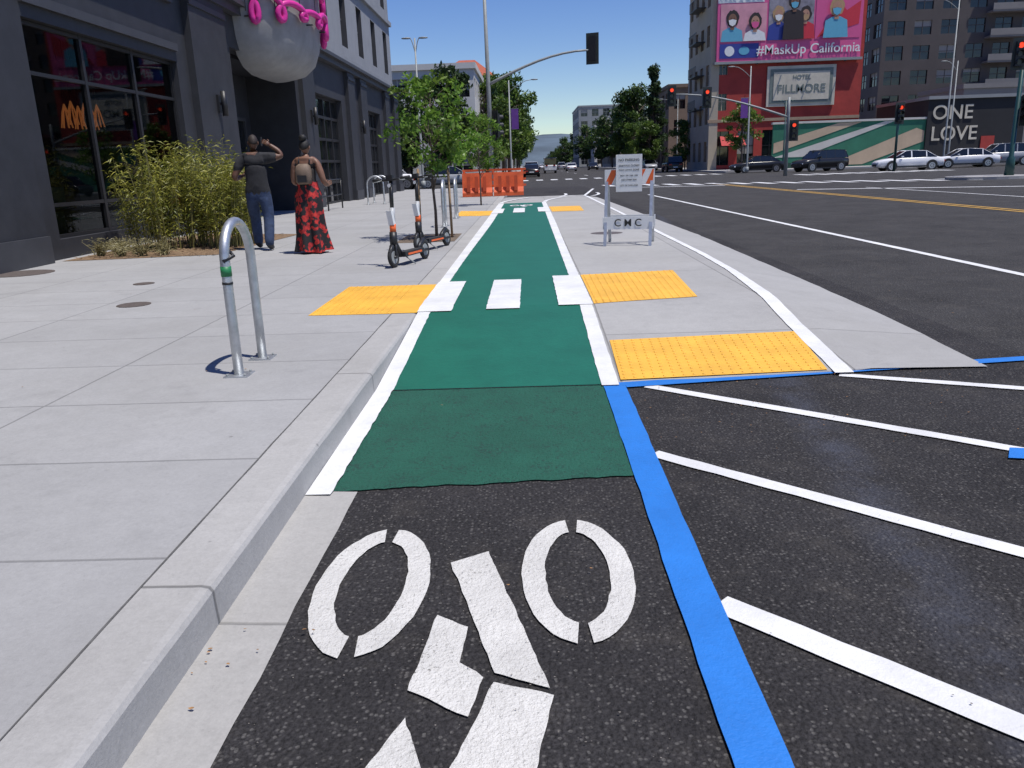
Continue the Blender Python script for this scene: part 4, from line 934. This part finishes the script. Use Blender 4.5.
f_=ramp(nt,v.outputs['Fac'],.50,.54,0,1); v2=noise_n(nt,co,26,2); cc=mixc(nt,ramp(nt,v2,.4,.6,0,1),(.58,.035,.025),(.30,.014,.02)); nt.links.new(mixc(nt,f_,(.014,.012,.014),cc),bs.inputs['Base Color']); bs.inputs['Roughness'].default_value=.75
V=[(0,0,.92),(0,.0,1.03),(0,.01,1.16),(0,.0,1.29),(0,0,1.375),(0,.01,1.44),(0,.015,1.49),
   (.11,0,1.365),(.165,0,1.345),(.225,-.02,1.20),(.26,-.03,1.08),(.27,.06,1.03),(.24,.20,1.02),
   (-.11,0,1.365),(-.165,0,1.345),(-.20,.0,1.20),(-.215,.0,1.08),(-.20,.09,1.05),(-.12,.22,1.10),
   (-.09,.0,.84),(-.10,.05,.5),(-.10,.04,.12),(-.10,.16,.04),(.09,.0,.84),(.10,-.03,.5),(.10,-.1,.12),(.10,.03,.04)]
E=[(0,1),(1,2),(2,3),(3,4),(4,5),(5,6),(4,7),(7,8),(8,9),(9,10),(10,11),(11,12),(4,13),(13,14),(14,15),(15,16),(16,17),(17,18),(0,19),(19,20),(20,21),(21,22),(0,23),(23,24),(24,25),(25,26)]
R=[.160,.140,.145,.150,.115,.054,.048,.085,.068,.054,.044,.041,.027,.085,.068,.054,.044,.041,.027,.10,.065,.038,.034,.10,.065,.038,.034]
me=skinmesh(V,E,R); flatten(me,.17,.84,1.40,.76)
def wm(c):
    x,y,z=c
    if z<.07: return shoe
    if 0.85<z<1.34 and abs(x)<.155: return topm
    return skb
mb=MB(); mb.add_mesh(me,wm)
rs=[]
for z,rx,ry,amp in ((1.08,.150,.118,.0),(1.0,.165,.13,.003),(.9,.20,.155,.007),(.78,.205,.165,.014),(.55,.205,.17,.024),(.3,.225,.185,.034),(.12,.245,.20,.042),(.035,.255,.21,.046)):
    rs.append([(math.cos(a)*(rx+amp*math.cos(7*a+z*2)+amp*.5*math.cos(12*a-z*5)),math.sin(a)*(ry+amp*math.cos(7*a+z*2))-.01,z+.014*math.cos(3*a)*(z<.1)) for a in np.linspace(0,2*math.pi,60,endpoint=False)])
mb.rings(rs,fm,True,False)
hand(mb,(.24,.20,1.02),(0,.9,.2),(-.4,0,1),1,.6,skb,.92); hand(mb,(-.12,.22,1.10),(.4,.8,.3),(.4,0,1),1,.6,skb,.92)
bpk=M('brown_backpack',(.17,.12,.085),.7,.2,10)
pr=[(-.12,-.0),(-.12,-.10),(-.09,-.14),(.09,-.14),(.12,-.10),(.12,0)]
mb.rings([[(x*k,y*k-.095,z) for x,y in pr] for z,k in ((1.04,.75),(1.08,.95),(1.24,.95),(1.31,.8),(1.34,.5))],bpk,True)
mb.box(-.07,-.245,1.07,.07,-.222,1.17,blk)
for sx in (-1,1): mb.tube([(sx*.08,-.10,1.32),(sx*.085,-.04,1.445),(sx*.085,.07,1.42),(sx*.10,.12,1.2),(sx*.10,-.05,1.05)],.014,blk,6)
def hw(t,r):
    hairshell(t,r,hairb,.012,118,58)
    t.ell((0,-.060,.125),(.058,.058,.050),hairb,14,9,lambda p,q:p*(1+.10*math.sin(q.x*14)*math.cos(q.z*11)))
head(mb,(0,.03,1.585),skb,hw,-.1,-.1,(.070,.092,.113))
mb.obj('woman_walking',(-3.36,12.50,.14),math.radians(-4))

hr=MB()
for y in (24,26,28): hr.tube([(-6.4,y,.14),(-6.4,y,1.1)],.025,blk,8)
for z in (.6,1.1): hr.tube([(-6.4,24,z),(-6.4,28,z)],.02,blk,8)
hr.obj('handrail')

# ------------------------------------------------------------------ camera, light, world
th=math.radians(1.63);p=math.radians(15.27);rr=math.radians(2.0)
Hd=Vector((-math.sin(th),math.cos(th),0));Zv=Vector((0,0,1));F=Hd*math.cos(p)-Zv*math.sin(p);R0=Vector((math.cos(th),math.sin(th),0));U0=R0.cross(F)
Rv=R0*math.cos(rr)-U0*math.sin(rr);Uv=U0*math.cos(rr)+R0*math.sin(rr)
cam=bpy.data.cameras.new('camera'); co_=bpy.data.objects.new('camera',cam); COL.objects.link(co_)
m3=Matrix((Rv,Uv,-F)).transposed(); co_.matrix_world=Matrix.Translation((0,0,1.35))@m3.to_4x4()
cam.sensor_width=36; cam.lens=28.125; cam.clip_end=20000; cam.clip_start=.05; SC.camera=co_
sd=Vector((.85,-.5,0)).normalized()*math.cos(math.radians(70))+Vector((0,0,math.sin(math.radians(70))))
sl=bpy.data.lights.new('sun','SUN'); sl.energy=4.7; sl.angle=math.radians(.5); sl.color=(1,.96,.90); so=bpy.data.objects.new('sun',sl); COL.objects.link(so)
so.rotation_euler=sd.to_track_quat('Z','Y').to_euler(); so.location=(20,-20,60)
w=bpy.data.worlds.new('World'); SC.world=w; w.use_nodes=True; nt=w.node_tree; bg=nt.nodes['Background']; bg.inputs[1].default_value=.115
sky=nt.nodes.new('ShaderNodeTexSky'); sky.sky_type='NISHITA'; sky.sun_disc=False; sky.sun_elevation=math.radians(70); sky.sun_rotation=math.atan2(.85,-.5); sky.air_density=1.0; sky.dust_density=0.0; sky.ozone_density=4.0
hs=nt.nodes.new('ShaderNodeHueSaturation'); hs.inputs['Saturation'].default_value=1.25; hs.inputs['Hue'].default_value=.52
nt.links.new(sky.outputs[0],hs.inputs['Color']); nt.links.new(hs.outputs[0],bg.inputs[0])
SC.view_settings.view_transform='Standard'; SC.view_settings.look='None'; SC.view_settings.exposure=0
